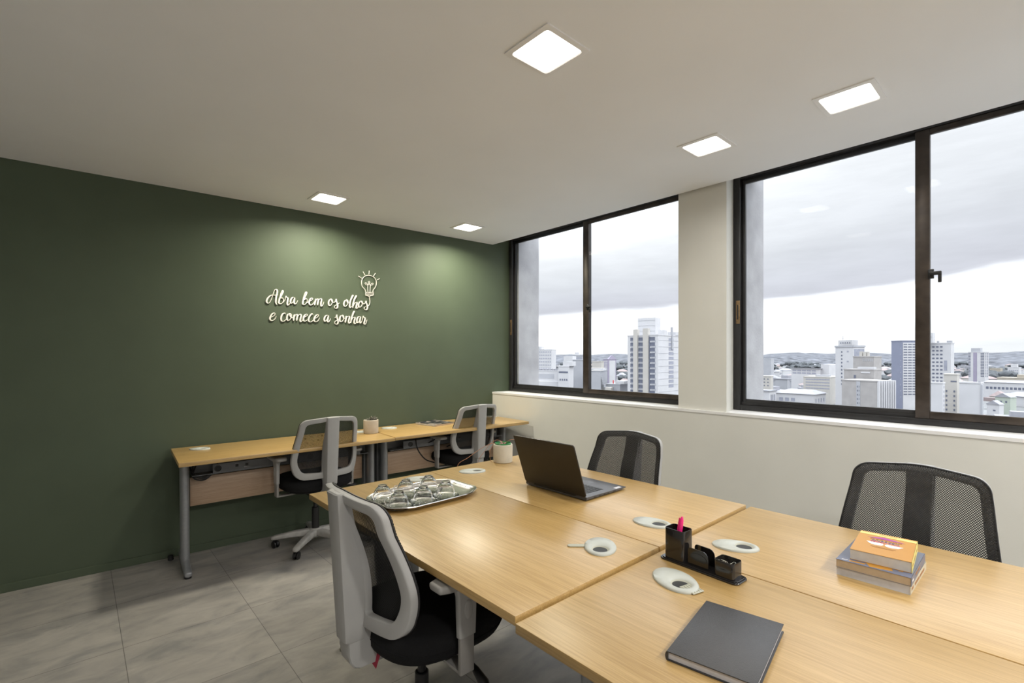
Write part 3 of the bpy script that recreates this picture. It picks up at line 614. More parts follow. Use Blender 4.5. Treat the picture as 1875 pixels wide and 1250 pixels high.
    bm=bm_new(); loft(bm,[se(k,z) for k,z in ((.86,.432),(.95,.440),(.992,.458),(1.0,.478),(.985,.500),(.94,.514),(.86,.521),(.6,.520),(.25,.515))]); obj('seat',bm,'fabric',t,angle=60)
    bm=bm_new(); loft(bm,[se(k,z) for k,z in ((.55,.416),(.80,.420),(.88,.432),(.86,.436))]); box(bm,-.07,.07,-.10,.10,.375,.42,.008); obj('seat_pan',bm,'black',t)
    bm=bm_new(); loft(bm,[se(k,z) for k,z in ((.993,.4665),(1.004,.468),(1.004,.470),(.993,.4715))]); obj('seat_piping',bm,'fabric',t)
    bm=bm_new(); tube(bm,[(.06,.05,.398),(.20,.045,.396),(.245,.04,.388)],.005,8); tube(bm,[(.235,.042,.39),(.262,.038,.385),(.315,.03,.372),(.328,.028,.368)],[.007,.012,.0165,.012],12); obj('lever',bm,'black',t)
    # arms
    for s in (-1,1):
        x=s*.272
        bm=bm_new(); rg=[]
        for y,w,h,z in ((-.125,.020,.006,.672),(-.120,.032,.011,.672),(-.09,.038,.014,.672),(0,.040,.015,.672),(.075,.038,.014,.674),(.105,.032,.011,.675),(.113,.020,.006,.676)):
            rg.append([(x+p[0],y,z+p[1]) for p in rrect(w,h,min(h*.9,.010),4)])
        loft(bm,rg); obj('armrest_pad',bm,'pad',t,angle=60)
        bm=bm_new(); rg=[]
        for z,yw,xw,yc in ((.662,.060,.018,.0),(.645,.045,.014,-.005),(.62,.036,.012,-.008),(.56,.034,.012,-.008),(.495,.032,.0115,-.008)):
            rg.append([(x+p[0],yc+p[1],z) for p in rrect(xw,yw,.008,3)])
        loft(bm,rg); post=obj('armrest_post',bm,'plastic',t,angle=40)
        bm=bm_new(); lathe(bm,[(.0005,0),(.010,0),(.0145,-.002),(.016,-.005)],n=28,cap1=False)
        for v in bm.verts: v.co=Vector((x+s*(.0175+v.co.z),-.008+v.co.x,.578+v.co.y*1.9))
        obj('height_button',bm,'plastic',post)
        bm=bm_new(); box(bm,x-.0075,x+.0075,-.034,.018,.402,.565,.003)
        box(bm,min(x,s*.08),max(x,s*.08)+0,-.030,.016,.400,.410,.002); obj('armrest_bracket',bm,'pad',t)
    # gas lift, base, castors
    bm=bm_new(); cyl(bm,(0,0),.0255,.10,.275,28,.024,bev=.003); cyl(bm,(0,0),.0145,.27,.39,20); obj('gas_lift',bm,'black',t)
    bm=bm_new(); lathe(bm,[(.030,.058),(.046,.066),(.048,.095),(.040,.118),(.030,.125),(.026,.122)],n=32); obj('base_hub',bm,'plastic_worn',t)
    for k in range(5):
        a=R(6+72*k); m=Matrix.Rotation(a,4,'Z')
        bm=bm_new(); rg=[]
        for r,z,w,h in ((.02,.092,.028,.022),(.06,.094,.027,.024),(.15,.088,.024,.021),(.23,.078,.0225,.017),(.275,.072,.0225,.015),(.292,.070,.018,.012),(.298,.069,.009,.007)):
            rg.append([m@Vector((r,p[0],z+p[1])) for p in rrect(w,h,min(.012,h*.8),4)])
        loft(bm,rg); obj('base_arm',bm,'plastic_worn',t,angle=50)
        ca=obj('castor_hood',_hood(),'black',t,loc=m@Vector((.274,0,0)),rot=(0,0,a+R(35+50*k)))
        ca.name='castor'
        for s in (-1,1):
            bm=bm_new(); lathe(bm,[(.001,-.0075),(.018,-.0075),(.0235,-.006),(.0255,-.003),(.0255,.003),(.0235,.006),(.018,.0075),(.001,.0075)],n=28)
            for v in bm.verts: v.co=Vector((v.co.x+.008,v.co.z+s*.0125,v.co.y+.0255))
            obj('castor_wheel',bm,'black',ca)
    return t
def _hood():
    bm=bm_new(); rg=[]
    for a in range(0,181,15):
        c,s=math.cos(R(a)),math.sin(R(a)); rg.append([(.008-.029*c,y,.0255+.029*s) for y in (-.0045,.0045)]+[(.008-.022*c,y,.0255+.022*s) for y in (.0045,-.0045)])
    loft(bm,rg); cyl(bm,(0,0),.006,.045,.062,12); cyl(bm,(0,0),.011,.050,.056,16); return bm
CH=make_chair('grey office chair seen from behind at the left wall desk')
CHAIRS=[(1.305,3.615,2,None),(2.615,3.605,0,'grey office chair seen from behind at the wall desk in the window corner'),
 (.905,1.485,-90,'large near grey office chair drawn up under the desk with the silver tray'),
 (2.02,1.562,90,'office chair with black net back facing us beyond the laptop, against the cream wall'),
 (2.135,.355,88,'office chair with black net back facing us behind the stack of books')]
for i,(x,y,a,lb) in enumerate(CHAIRS):
    if i==0: CH.location=(x,y,0); CH.rotation_euler=(0,0,R(a))
    else:
        c=dup(CH,(x,y,0),R(a),lb)
        if i==2:
            NEAR=c
            for q in [q for q in D.objects if q.parent==c and q.name.startswith(('armrest_pad','armrest_post'))]: q.location.z+=.024
bm=bm_new(); box(bm,-.019,.019,-.0005,.0005,-.045,0); o=obj('cloth_tag',bm,'red_tag',NEAR,loc=(.035,-.185,.432),rot=(R(-14),R(10),0),label='red cloth tag')
# ------------------------------------------------------------ laptop
LZ=.742
lp=thing('laptop','open dark brown laptop seen from behind its lid on the oak desk','laptop',(1.66,1.555,LZ),R(-90))   # local -Y = towards the hinge side seen by us
# local frame after -90 turn: local X runs to world -Y, local Y runs to world +X
bm=bm_new(); rg=[]
W2=.192
for y,z0,z1 in ((0,.004,.0185),(.06,.004,.018),(.22,.004,.0165),(.286,.007,.0155),(.292,.010,.0135)):
    rg.append([(-W2,y,z0+.003),(-W2+.006,y,z0),(W2-.006,y,z0),(W2,y,z0+.003),(W2,y,z1-.001),(W2-.002,y,z1),(-W2+.002,y,z1),(-W2,y,z1-.001)])
loft(bm,rg)
for x in (-.15,.15):
    for y in (.03,.25): cyl(bm,(x,y),.008,0,.006,12)
body=obj('laptop_base',bm,'deck',lp,angle=30)
kb=bm_new(); kb2=None
box(kb,-.155,.155,.045,.165,.0172,.0180); kp=obj('keyboard_panel',kb,'lid',body)
kb=bm_new()
for r in range(6):
    for c in range(17): box(kb,-.152+c*.018,-.152+c*.018+.0155,.048+r*.0192,.048+r*.0192+.0165,.0178,.0192,.0008,1)
ks=obj('keyboard_keys',kb,'black',body); ks['kind']='stuff'
bm=bm_new(); box(bm,-.05,.05,.185,.265,.0158,.0166,.0003); obj('touchpad',bm,'deck',body)
bm=bm_new()
for x,l in ((.100,.02),(.130,.012),(.155,.018)): pass
for y,l in ((.05,.018),(.085,.014),(.12,.014),(.15,.010),(.19,.022)): box(bm,W2-.001,W2+.0006,y,y+l,.0075,.0125,.0008)
obj('side_ports',bm,'black',body)
bm=bm_new(); box(bm,.17,.188,.20,.262,.0161,.0165); obj('palm_sticker',bm,'page_white',body)
TL=R(19.5)
lm=Matrix.Translation((0,-.002,.020))@Matrix.Rotation(TL,4,'X')
bm=bm_new(); pr=rrect(W2,.125,.010,4); rg=[]
for y,k in ((-.0030,.996),(-.0022,1),(.0022,1),(.0030,.996)): rg.append([lm@Vector((p[0]*k,y,.125+p[1]*k)) for p in pr])
loft(bm,rg); lid=obj('laptop_lid',bm,'lid',lp)
bm=bm_new(); box(bm,-.178,.178,.0032,.0038,.018,.232,mat=lm); obj('screen',bm,'piano',lid,False)
bm=bm_new()
tube(bm,[(-.13,0,.019),(.13,0,.019)],.0065,12); obj('hinge',bm,'black',lp)
# ------------------------------------------------------------ silver tray and the six upturned glasses
TZ=.742
tr=thing('serving_tray','silver serving tray with scalloped rim and six upturned glasses on it','tray',(1.168,1.902,TZ),R(2))
def tray_r(a,k):
    n=4.0; c,s=abs(math.cos(a)),abs(math.sin(a)); hx,hy=.232,.158
    r=((c/hx)**n+(s/hy)**n)**(-1/n)
    ca=math.atan2(hy,hx); d=min(abs(((a-q+PI)%(2*PI))-PI) for q in (ca,-ca,PI-ca,PI+ca))
    r*=1-.02*math.exp(-(d/.10)**2)*k+.022*math.exp(-((d-.26)/.10)**2)*k; return r
def tring(k,z,sc,n=160): return [(tray_r(2*PI*i/n,sc)*k*math.cos(2*PI*i/n),tray_r(2*PI*i/n,sc)*k*math.sin(2*PI*i/n),z) for i in range(n)]
bm=bm_new()
loft(bm,[tring(.80,.001,.2),tring(.90,.003,.6),tring(.97,.016,1),tring(1.0,.0175,1),tring(1.012,.0195,1),tring(1.005,.0225,1),tring(.985,.0215,1),tring(.955,.018,1),tring(.885,.0065,.7),tring(.80,.004,.3),tring(.40,.0036,.1)],True,True)
tp=obj('tray_dish',bm,'silver',tr,angle=60)
bm=bm_new()
pts=[(.93*p[0],.93*p[1],.0135) for p in tring(1,0,1)]; 
tube(bm,[pts[i] for i in range(len(pts))]+[pts[0]],.0016,6); obj('tray_beading',bm,'silver',tp)
CUPS=[((.991,1.948),'back row, left'),((1.113,1.962),'back row, middle'),((1.228,1.955),'back row, right'),((.996,1.815),'front row, left'),((1.112,1.813),'front row, middle'),((1.232,1.820),'front row, right')]
cup0=None
for (x,y),w_ in CUPS:
    lb='clear glass cup upside down on its glass saucer on the silver tray, '+w_
    if cup0 is None:
        cup0=thing('glass_cup',lb,'glass',(x,y,TZ+.0085),0,'six upturned glass cups on the silver tray')
        bm=bm_new()
        outp=[(.041,0),(.0415,.003),(.0408,.014),(.0385,.028),(.0347,.040),(.0290,.050),(.0225,.0565),(.0190,.0585),(.0185,.0600),(.0195,.0630),(.0185,.0645)]
        inp=[(.0001,.0552),(.012,.0545),(.0210,.0516),(.0270,.0468),(.0325,.0383),(.0363,.0275),(.0387,.014),(.0395,.003),(.0397,0)]
        lathe(bm,outp+[(.012,.0640),(.0001,.0635)]+inp,n=40,cap0=False,cap1=False)
        vs=[v for v in bm.verts]
        # join the rim
        bmesh.ops.bridge_loops(bm,edges=[e for e in bm.edges if e.is_boundary and all(abs(v.co.z)<1e-6 for v in e.verts)])
        bmesh.ops.remove_doubles(bm,verts=bm.verts,dist=3e-4)
        cup=obj('cup',bm,'glass',cup0,loc=(0,0,.0035),angle=60)
        bm=bm_new()
        hp=[(.0375,0,.012),(.050,0,.014),(.056,0,.026),(.052,0,.038),(.040,0,.042),(.032,0,.040)]
        tube(bm,catmull(hp,5),.0032,8); h=obj('handle',bm,'glass',cup0,loc=(0,0,.0035),rot=(0,0,R(200)))
        bm=bm_new(); lathe(bm,[(.020,-.0035),(.040,-.002),(.058,.003),(.060,.005),(.0585,.006),(.041,.0015),(.030,.0),(.001,.0)],n=48,cap1=False)
        sc=obj('saucer',bm,'glass',cup0,angle=60)
        bm=bm_new()
        for i in range(48):
            a=2*PI*i/48; r_=bmesh.ops.create_icosphere(bm,subdivisions=1,radius=.0016)['verts']
            for v in r_: v.co+=Vector((.053*math.cos(a),.053*math.sin(a),.0045))
        obj('saucer_beading',bm,'glass',sc)
    else: dup(cup0,(x,y,TZ+.0085),R(random.Random(int(x*999)).uniform(-60,60)),lb)
# ------------------------------------------------------------ desk organizer
oz=.732
og=thing('desk_organizer','glossy black desk organizer with pen cup, letter slot and clip box','desk organizer',(1.421,.719,oz),R(-93))
bm=bm_new(); slab(bm,rrect(.128,.036,.018,6),0,.0055,.0015); slab(bm,rrect(.123,.031,.015,6),.005,.008,.001); obj('organizer_base',bm,'piano',og)
def cupbox(cx,cy,hw,hd,h,name,z0=.0075,tap=.0):
    bm=bm_new(); f=lambda k,z,i=0:[(cx+p[0]*k,cy+p[1]*k,z) for p in rrect(hw-i,hd-i,.010-i*.5,5)]
    loft(bm,[f(1-tap,z0),f(1,z0+h-.001),f(1,z0+h,.0004),f(1,z0+h,.0018),f(1-tap,z0+.004,.0025)]); return obj(name,bm,'piano',og,angle=40)
cupbox(-.078,0,.0345,.027,.094,'pen_cup')
cupbox(.083,0,.0305,.027,.046,'clip_box')
for y,nm in ((-.019,'letter_plate'),(.019,'letter_plate')):
    bm=bm_new(); pl=[(-.033,0),(.033,0)]+[(.033-.018+.018*math.cos(a),.030+.018*math.sin(a)*1.2) for a in [PI/2*i/6 for i in range(7)]]+[(-.033+.009-.009*math.sin(a),.043+.009*math.cos(a)) for a in [PI/2*i/5 for i in range(6)]]
    loft(bm,[[(p[0],y+d,.0075+p[1]) for p in pl] for d in (-.0012,.0012)]); obj(nm,bm,'piano',og,angle=40)
bm=bm_new(); 
loft(bm,[[(.028*math.cos(2*PI*i/32),-.0206-d,.034+.014*math.sin(2*PI*i/32)) for i in range(32)] for d in (0,.0006)]); obj('oval_inlay',bm,'piano',og)
# pink pen leaning in the pen cup
pn=thing('pen','bright pink pen standing in the black pen cup','pen',(1.413,.802,oz+.0118),0)
pm=Matrix.Rotation(R(5),4,'Y')@Matrix.Rotation(R(8),4,'X')
bm=bm_new(); rg=[]
for z,r in ((.002,.003),(.01,.006),(.07,.0065)): rg.append([pm@Vector(p) for p in circ((0,0,z),r,14)])
loft(bm,rg); obj('pen_barrel',bm,'pink',pn)
bm=bm_new(); rg=[]
for z,r,r2 in ((.069,.0080,.0080),(.10,.0085,.0075),(.118,.0068,.0060),(.128,.0038,.0035),(.131,.001,.001)): rg.append([pm@Vector(p) for p in circ((0,0,z),r,16,'z',r2)])
loft(bm,rg); cp_=obj('pen_cap',bm,'pink',pn,angle=50)
bm=bm_new(); box(bm,-.0015,.0015,.0065,.0095,.078,.124,.001,mat=pm); obj('pen_clip',bm,'pink',cp_)
# paper clips, individually
def clip_bm():
    bm=bm_new(); P=[]
    w,l=.0042,.026
    def arc(cx,cy,r,a0,a1): return [(cx+r*math.cos(R(a)),cy+r*math.sin(R(a)),0) for a in range(a0,a1+(1 if a1>a0 else -1),20 if a1>a0 else -20)]
    P+= [(-w,-.008,0)]+arc(0,l/2-w,w,180,0)+arc(.0006,-l/2+w*.85,w*.85,0,-180)+arc(.0,l/2-w*1.9,w*.75,180,0)+[(w*.75,-.004,0)]
    tube(bm,P,.00055,5); return bm
rn=random.Random(4); c0=None
for k in range(22):
    lx=.083+rn.uniform(-.020,.020); ly=rn.uniform(-.015,.015); lz=.022+.0010*k+rn.uniform(0,.002)
    wv=Matrix.Rotation(R(-93),3,'Z')@Vector((lx,ly,0))
    if c0 is None:
        c0=obj('paper_clip',clip_bm(),'clip'); o=c0; tag(o,'silver wire paper clip in the small black box of the organizer','paper clip','paper clips in the clip box')
    else: o=c0.copy(); COL.objects.link(o)
    o.location=(1.421+wv.x,.719+wv.y,oz+lz); o.rotation_euler=(rn.uniform(-.5,.5),rn.uniform(-.5,.5),rn.uniform(0,6.28))
# ------------------------------------------------------------ black notebook
nb=thing('notebook','closed grey-black hardcover notebook lying on the near desk','notebook',(1.085,.487,.732),R(9.5))
hx,hy,th=.1365,.088,.020
bm=bm_new(); box(bm,-hx,hx,-hy,hy,0,.0026,.0008); box(bm,-hx,hx,-hy,hy,th-.0026,th,.0010)
loft(bm,[[(x,hy-.0015+.0045*math.sin(a),th/2-(th/2-.0003)*math.cos(a)) for a in [PI*i/10 for i in range(11)]]+[(x,hy-.003,th-.0005),(x,hy-.003,.0005)] for x in (-hx,hx)])
obj('notebook_cover',bm,'leather',nb,angle=40)
bm=bm_new(); box(bm,-hx+.004,hx-.004,-hy+.0045,hy-.001,.0026,th-.0026); obj('page_block',bm,'page_white',nb,False)
# ------------------------------------------------------------ stack of three books
def book(name,label,cx,cy,z,rz,hx,hy,th,cov,spn,pg,grp='stack of three books on the near right desk'):
    """local: spine at -Y, short page edges at +-X ; cover lies in the XY plane"""
    t=thing(name,label,'book',(cx,cy,z),rz,grp)
    bm=bm_new(); box(bm,-hx,hx,-hy,hy,0,.0009); box(bm,-hx,hx,-hy,hy,th-.0009,th); obj('cover',bm,cov,t,False)
    bm=bm_new(); box(bm,-hx,hx,-hy-.0006,-hy+.0006,.0,th); s=obj('spine',bm,spn,t,False)
    bm=bm_new(); box(bm,-hx+.0008,hx-.0008,-hy+.0007,hy-.0008,.0009,th-.0009); obj('page_block',bm,pg,t,False)
    return t,s
BX,BY=1.800,.346
b1,s1=book('book','cream-spined book at the bottom of the three-book stack',BX,BY,.732,R(0),.120,.086,.024,'creamcover','creamcover','page_white')
text_mesh('spine_text','SOBRE  AS  CIDADES',.013,'ink_brown',s1,(0,-.0868,.012),(PI/2,0,0),sx=1.35) if False else None
b2,s2=book('book','slate blue book with orange shapes on its cover in the middle of the stack',BX-.003,BY+.001,.7565,R(1),.120,.087,.023,'slate','slate','page_tan')
b3,s3=book('book','orange and yellow book lying on top of the stack',BX+.014,BY-.004,.780,R(5),.105,.071,.030,'orange','yellow','page')
# printing on the orange cover, readable from the far side of the desk
zt=.0302
def flat(name,pts,mat,par,z,h=.0003):
    bm=bm_new(); loft(bm,[[(x,y,z) for x,y in pts],[(x,y,z+h) for x,y in pts]]); return obj(name,bm,mat,par,False)
flat('yellow_band',[(.076,-.0705),(.096,-.0705),(.096,.0705),(.076,.0705)],'yellow',b3,zt)
flat('cover_roof',[(.048,-.046),(.048,.046),(.070,.006)][::1],'ink_purple',b3,zt)
RT=(0,0,R(90))
for k,(s,x,mt) in enumerate((('CORA\u00c7\u00c3O',.0395,'ink_brown'),('C\u00c9REBRO',.0265,'ink_blue'),('MULHERES',.0135,'magenta'))):
    text_mesh('cover_text',s,.0135,mt,b3,(x,0,zt),(0,0,R(90)),sx=1.18-.05*(k==2))
wing=[(.006,.045),(.006,.004),(-.006,.001),(-.016,.006),(-.020,.020),(-.014,.034)]
flat('cover_wing',wing,'ink_white',b3,zt); flat('cover_wing',[(x,-y) for x,y in wing][::-1],'ink_white',b3,zt)
for x,s in ((-.036,'KUTSCHERIAN LIMA'),(-.058,'K. RIBEIRO')): pass
for k in range(2): flat('cover_small_print',[(-.034-.007*k,-.03+.005*k),(-.0325-.007*k,-.03+.005*k),(-.0325-.007*k,.03-.005*k),(-.034-.007*k,.03-.005*k)],'ink_brown',b3,zt)
flat('band_print',[(.087,-.022),(.090,-.022),(.090,.022),(.087,.022)],'ink_brown',b3,zt+.0003)
def sp_print(s,spans,mat,z,h,hy):
    for x0,x1 in spans:
        bm=bm_new(); box(bm,x0,x1,-hy-.0010,-hy-.0006,z,z+h); obj('spine_print',bm,mat,s,False)
sp_print(s3,[(-.085,-.062),(-.045,-.004),(.0,.012),(.05,.075)],'ink_brown',.012,.005,.071)
sp_print(s2,[(-.105,-.085)],'ink_white',.008,.005,.087); sp_print(s2,[(-.05,-.022),(-.012,.022)],'ink_brown',.009,.007,.087)
sp_print(s1,[(-.105,-.080),(-.060,.010),(.018,.085)],'ink_brown',.008,.007,.086)
flat('cover_shape',[(-.112,.055),(-.108,.020),(-.098,.018),(-.104,.058)],'orange',b2,.0229); flat('cover_shape',[(-.112,.010),(-.098,-.022),(-.112,-.020)],'orange',b2,.0229)
flat('cover_shape',[(-.115,.006),(-.104,-.045),(-.085,-.040),(-.09,.02)],'orange',b2,.0228)
flat('cover_mark',[(-.110,.074),(-.107,.060),(-.104,.061),(-.107,.075)],'ink_white',b2,.0229); flat('cover_mark',[(-.092,-.056),(-.088,-.066),(-.084,-.064),(-.089,-.055)],'orange',b2,.0229)
# ------------------------------------------------------------ magazine on the wall desk
mz,ms=book('magazine','magazine with dark patterned cover lying on the wall desk',2.435,3.765,.7597,R(8),.118,.135,.014,'mag','page_tan','page',grp=None) if 'mag' in M else (None,None)
if mz: mz['category']='magazine'
# ------------------------------------------------------------ potted plants
def pot(label,x,y,z,r,h,mat,rim=False,seed=1,col='leaf'):
    t=thing('potted_plant',label,'potted plant',(x,y,z),0)
    bm=bm_new(); lathe(bm,[(r-.004,0),(r-.001,.002),(r,.006),(r*1.02,h*.5),(r*1.02,h-.004),(r*1.01,h-.001),(r*.99,h),(r*.86,h),(r*.845,h-.004),(r*.84,h-.018)],n=48); pt=obj('pot',bm,mat,t,angle=50)
    bm=bm_new(); lathe(bm,[(r*.84,h-.018),(r*.5,h-.012),(.001,h-.010)],n=32,cap0=False,cap1=False); obj('soil',bm,'soil',t)
    if rim:
        bm=bm_new(); lathe(bm,[(r*.80,h-.015),(r*.83,h+.004),(r*.86,h+.0075),(r*.82,h+.0085),(r*.78,h+.003),(r*.74,h-.012)],n=40,cap0=False,cap1=False); obj('inner_pot',bm,'green_rim',t)
    rn=random.Random(seed); bm=bm_new()
    for k in range(26 if not rim else 14):
        a=rn.uniform(0,2*PI); l=rn.uniform(.02,.05) if not rim else rn.uniform(.012,.032); r0=rn.uniform(0,r*.45); el_=rn.uniform(.5,1.4)
        d=Vector((math.cos(a)*math.cos(el_),math.sin(a)*math.cos(el_),math.sin(el_))); p0=Vector((r0*math.cos(a),r0*math.sin(a),h-.012))
        p1=p0+d*l*.6; p2=p0+d*l+Vector((math.cos(a),math.sin(a),-.3))*l*.35
        w=rn.uniform(.0025,.0045); tube(bm,catmull([p0,p1,p2],5),[w*q for q in (.7,.9,1.1,1.2,1.2,1.1,1,.9,.7,.45,.15)],6)
    obj('leaves',bm,col,t,angle=60)
    return t
pot('sand-coloured concrete pot with a small purple-green succulent on the left wall desk',1.782,3.705,.7525,.058,.108,'pot',False,3)
pp=pot('pale concrete pot with green inner rim and trailing copper stems beside the laptop',1.912,2.215,.742,.057,.107,'pot_pale',True,8,'leaf_pink')
for pts in ([(-.02,.01,.105),(-.05,.035,.112),(-.075,.055,.102),(-.13,.075,.075),(-.20,.085,.038),(-.25,.105,.008),(-.262,.125,-.06)],
            [(.02,.0,.108),(-.005,.05,.125),(-.04,.075,.10),(-.07,.088,.06),(-.10,.10,.02),(-.105,.12,-.03)],
            [(-.01,-.005,.11),(-.045,.025,.105),(-.066,.035,.085),(-.072,.036,.05),(-.068,.035,.012),(-.06,.03,.0015)],
            [(.02,.0,.11),(.04,-.02,.13),(.075,-.045,.125),(.09,-.06,.10)]):
    bm=bm_new(); tube(bm,catmull(pts,7),.0013,6); obj('trailing_stem',bm,'stem',pp)
# ------------------------------------------------------------ the city outside, seen from a high floor
CITY={
 'slab':(305.8,289.9,-71.5,12.6,9.1,7.0),
 'slab_tower':(306.6,302.6,-65.4,7.2,5.7,9.6),
 'saw':(221.4,204.4,-57.3,14.5,7.9,-7.7),
 'white_steps':(218.7,193.4,-68.5,6.6,8.7,-4.8),
 'grey_wall':(240.8,200.5,-65.2,12.7,8.2,-1.1),
 'grid_block':(255.7,213.9,-70.1,6.3,8.8,1.8),
 'grey_stepped':(208.9,161.9,-67.2,7.2,14.0,-6.5),
 'balcony_white':(242.0,185.9,-67.5,8.3,7.9,-6.4),
 'cream':(289.5,223.9,-72.3,7.3,5.9,-2.7),
 'purple':(309.7,232.8,-108.1,6.5,7.4,-1.2),
 'lowgrey':(216.5,155.1,-79.4,8.7,10.4,-13.8),
 'tower':(205.0,125.1,-86.6,16.5,33.1,11.5),
 'tower_pent':(212.9,131.5,-78.3,9.0,7.8,20.3),
 'sliver':(306.5,168.4,-81.2,2.6,12.6,28.4),
 't9':(309.5,71.7,-112.0,10.0,8.6,6.9),
 't9p':(316.1,73.9,-111.8,7.7,4.7,10.0),
 'c10':(287.1,58.2,-98.5,8.8,8.8,1.1),
 'c11':(268.8,54.5,-98.5,12.1,8.3,-4.8),
 'c12':(251.4,49.9,-108.8,14.6,12.2,-9.2),
 'blue13':(379.6,62.6,-130.6,8.4,11.7,10.8),
 'long14':(478.0,135.6,-99.2,23.5,30.4,-9.5),
 'beige14':(381.1,101.6,-90.1,16.3,25.2,-13.1),
 'left14':(319.1,116.9,-84.9,9.8,5.8,-11.1),
 'wh14':(265.5,97.8,-94.8,8.1,7.2,-16.9),
 'low14':(276.8,80.9,-93.7,18.5,15.6,-18.2),
 'far14':(745.1,272.2,-84.9,12.4,13.6,-2.6),
 'wh14b':(509.6,134.1,-90.3,8.7,6.4,-7.0),
 'hotel':(348.3,36.9,-95.9,14.1,6.3,8.4),
 'hotelp':(343.8,43.7,-97.8,4.2,3.5,13.7),
 'brown':(584.5,40.1,-116.1,12.0,4.8,4.7),
 'brownp':(587.2,43.1,-115.8,6.8,2.7,8.0),
 'blankL':(241.5,27.9,-95.4,5.8,3.0,-8.6),
 'blankM':(256.3,25.4,-96.3,3.9,3.8,-5.7),
 'blankR':(249.4,18.2,-97.8,6.0,3.5,-8.5),
 'farw':(866.6,29.0,-103.1,10.3,7.3,-12.8),
 'yellow':(616.8,11.2,-101.0,23.8,15.8,-18.0),
 'longw':(512.5,10.6,-100.8,26.0,13.2,-18.7),
 'greenh':(374.9,15.8,-112.6,6.5,5.4,-21.0),
 'house':(318.2,17.0,-112.0,4.6,3.4,-21.1),
 'tan':(792.9,41.4,-102.0,9.3,6.9,-13.1),
}

GZ=-32
M['c_white']=noisy('pale_render',(0.432,0.432,0.45),.9,.05,.15)
M['c_cream']=noisy('cream_render',(0.382,0.367,0.346),.9,.05,.15)
M['c_grey']=noisy('grey_render',(0.31,0.317,0.342),.9,.06,.15)
M['c_conc']=noisy('weathered_board_concrete',(0.288,0.277,0.274),.9,.10,.35,detail=8)
M['c_blue']=noisy('slate_blue_cladding',(.17,.185,.25),.8,.05,.3)
M['c_purple']=noisy('dull_violet_cladding',(.24,.22,.29),.8,.05,.3)
M['c_win']=noisy('distant_window_glass',(.10,.11,.15),.4,.3,.5)
M['c_winl']=noisy('distant_pale_glazing',(.24,.25,.30),.4,.2,.5)
M['c_roof']=noisy('fibre_cement_roof',(0.245,0.248,0.274),.9,.1,.4)
M['c_tile']=noisy('faded_clay_roof',(0.238,0.194,0.194),.9,.12,.5)
M['c_green']=noisy('pale_green_render',(0.331,0.367,0.324),.9,.05,.3)
M['c_yellow']=noisy('ochre_render',(0.317,0.288,0.245),.9,.05,.3)
M['c_tree']=noisy('distant_foliage',(.085,.092,.10),.95,.4,.6,detail=6,spec=.1)
M['c_ridge']=noisy('wooded_ridge',(.11,.115,.13),.95,.45,.05,detail=10,spec=.05)
M['c_ground']=noisy('city_ground',(.135,.14,.145),.95,.35,.02,detail=8)
M['c_red']=noisy('red_sign',(.6,.06,.07),.6,.05,.3)
bm=bm_new(); loft(bm,[[(x,y,z) for x,y in ((30,-3500),(9000,-3500),(9000,9000),(-3000,9000),(-3000,300),(30,300))] for z in (GZ-1,GZ)]); struct('ground',bm,'c_ground')
# wooded ridge along the horizon
rn=random.Random(12); bm=bm_new(); rg=[]
for i in range(141):
    a=R(-14+i*.62); 
    def h(k): return 8+7*math.sin(a*7+k)+5*math.sin(a*19+2*k)+2.5*math.sin(a*61+k)+rn.uniform(-1.6,1.6)
    d=1750+120*math.sin(a*9)
    rg.append([(math.cos(a)*d,math.sin(a)*d,GZ),(math.cos(a)*(d+120),math.sin(a)*(d+120),GZ+22+.5*h(0)),(math.cos(a)*(d+380),math.sin(a)*(d+380),GZ+33+.8*h(1)),(math.cos(a)*(d+700),math.sin(a)*(d+700),GZ)])
loft(bm,rg,close=False,cap0=False,cap1=False); struct('hills',bm,'c_ridge')
def wbox(w,h):
    bm=bm_new(); box(bm,-w/2,w/2,-.08,.04,-h/2,h/2); return bm
def bld(key,label,wall='c_white',cat='building',onto=None):
    x,y,a,L_,W_,z=CITY[key]
    if onto:
        pt,hb=onto; ra=R(a)-pt.rotation_euler.z; v=Matrix.Rotation(-pt.rotation_euler.z,3,'Z')@Vector((x-pt.location.x,y-pt.location.y,0))
        bm=bm_new(); box(bm,-L_,0,0,W_,hb,z-GZ); return obj(label,bm,wall,pt,False,loc=(v.x,v.y,0),rot=(0,0,ra)),L_,W_,z-GZ
    t=thing('building',label,cat,(x,y,GZ),R(a)); 
    bm=bm_new(); H=z-GZ; box(bm,-L_,0,0,W_,0,H-.5); 
    box(bm,-L_-.15,.15,-.15,W_+.15,H-.5,H,0)
    obj('wall',bm,wall,t,False); return t,L_,W_,H
def grid(t,face,a0,a1,z0,z1,nc,nr,w,h,mat='c_win',name='window'):
    """individual windows on face 'L' (the y=0 side) or 'R' (the x=0 side)"""
    src=None
    for i in range(nc):
        for j in range(nr):
            u=a0+(a1-a0)*(i+.5)/nc; z=z0+(z1-z0)*(j+.5)/nr
            if src is None: o=obj(name,wbox(w,h),mat,t,False); src=o
            else: o=src.copy(); COL.objects.link(o); o.parent=t
            if face=='L': o.location=(u,0,z)
            else: o.location=(0,u,z); o.rotation_euler=(0,0,PI/2)
def strips(t,face,a0,a1,z0,z1,n,h,mat='c_win',name='window_band'): grid(t,face,a0,a1,z0,z1,1,n,(a1-a0),h,mat,name)
def part(t,name,mat,*b): 
    bm=bm_new()
    for q in b: box(bm,*q)
    return obj(name,bm,mat,t,False)
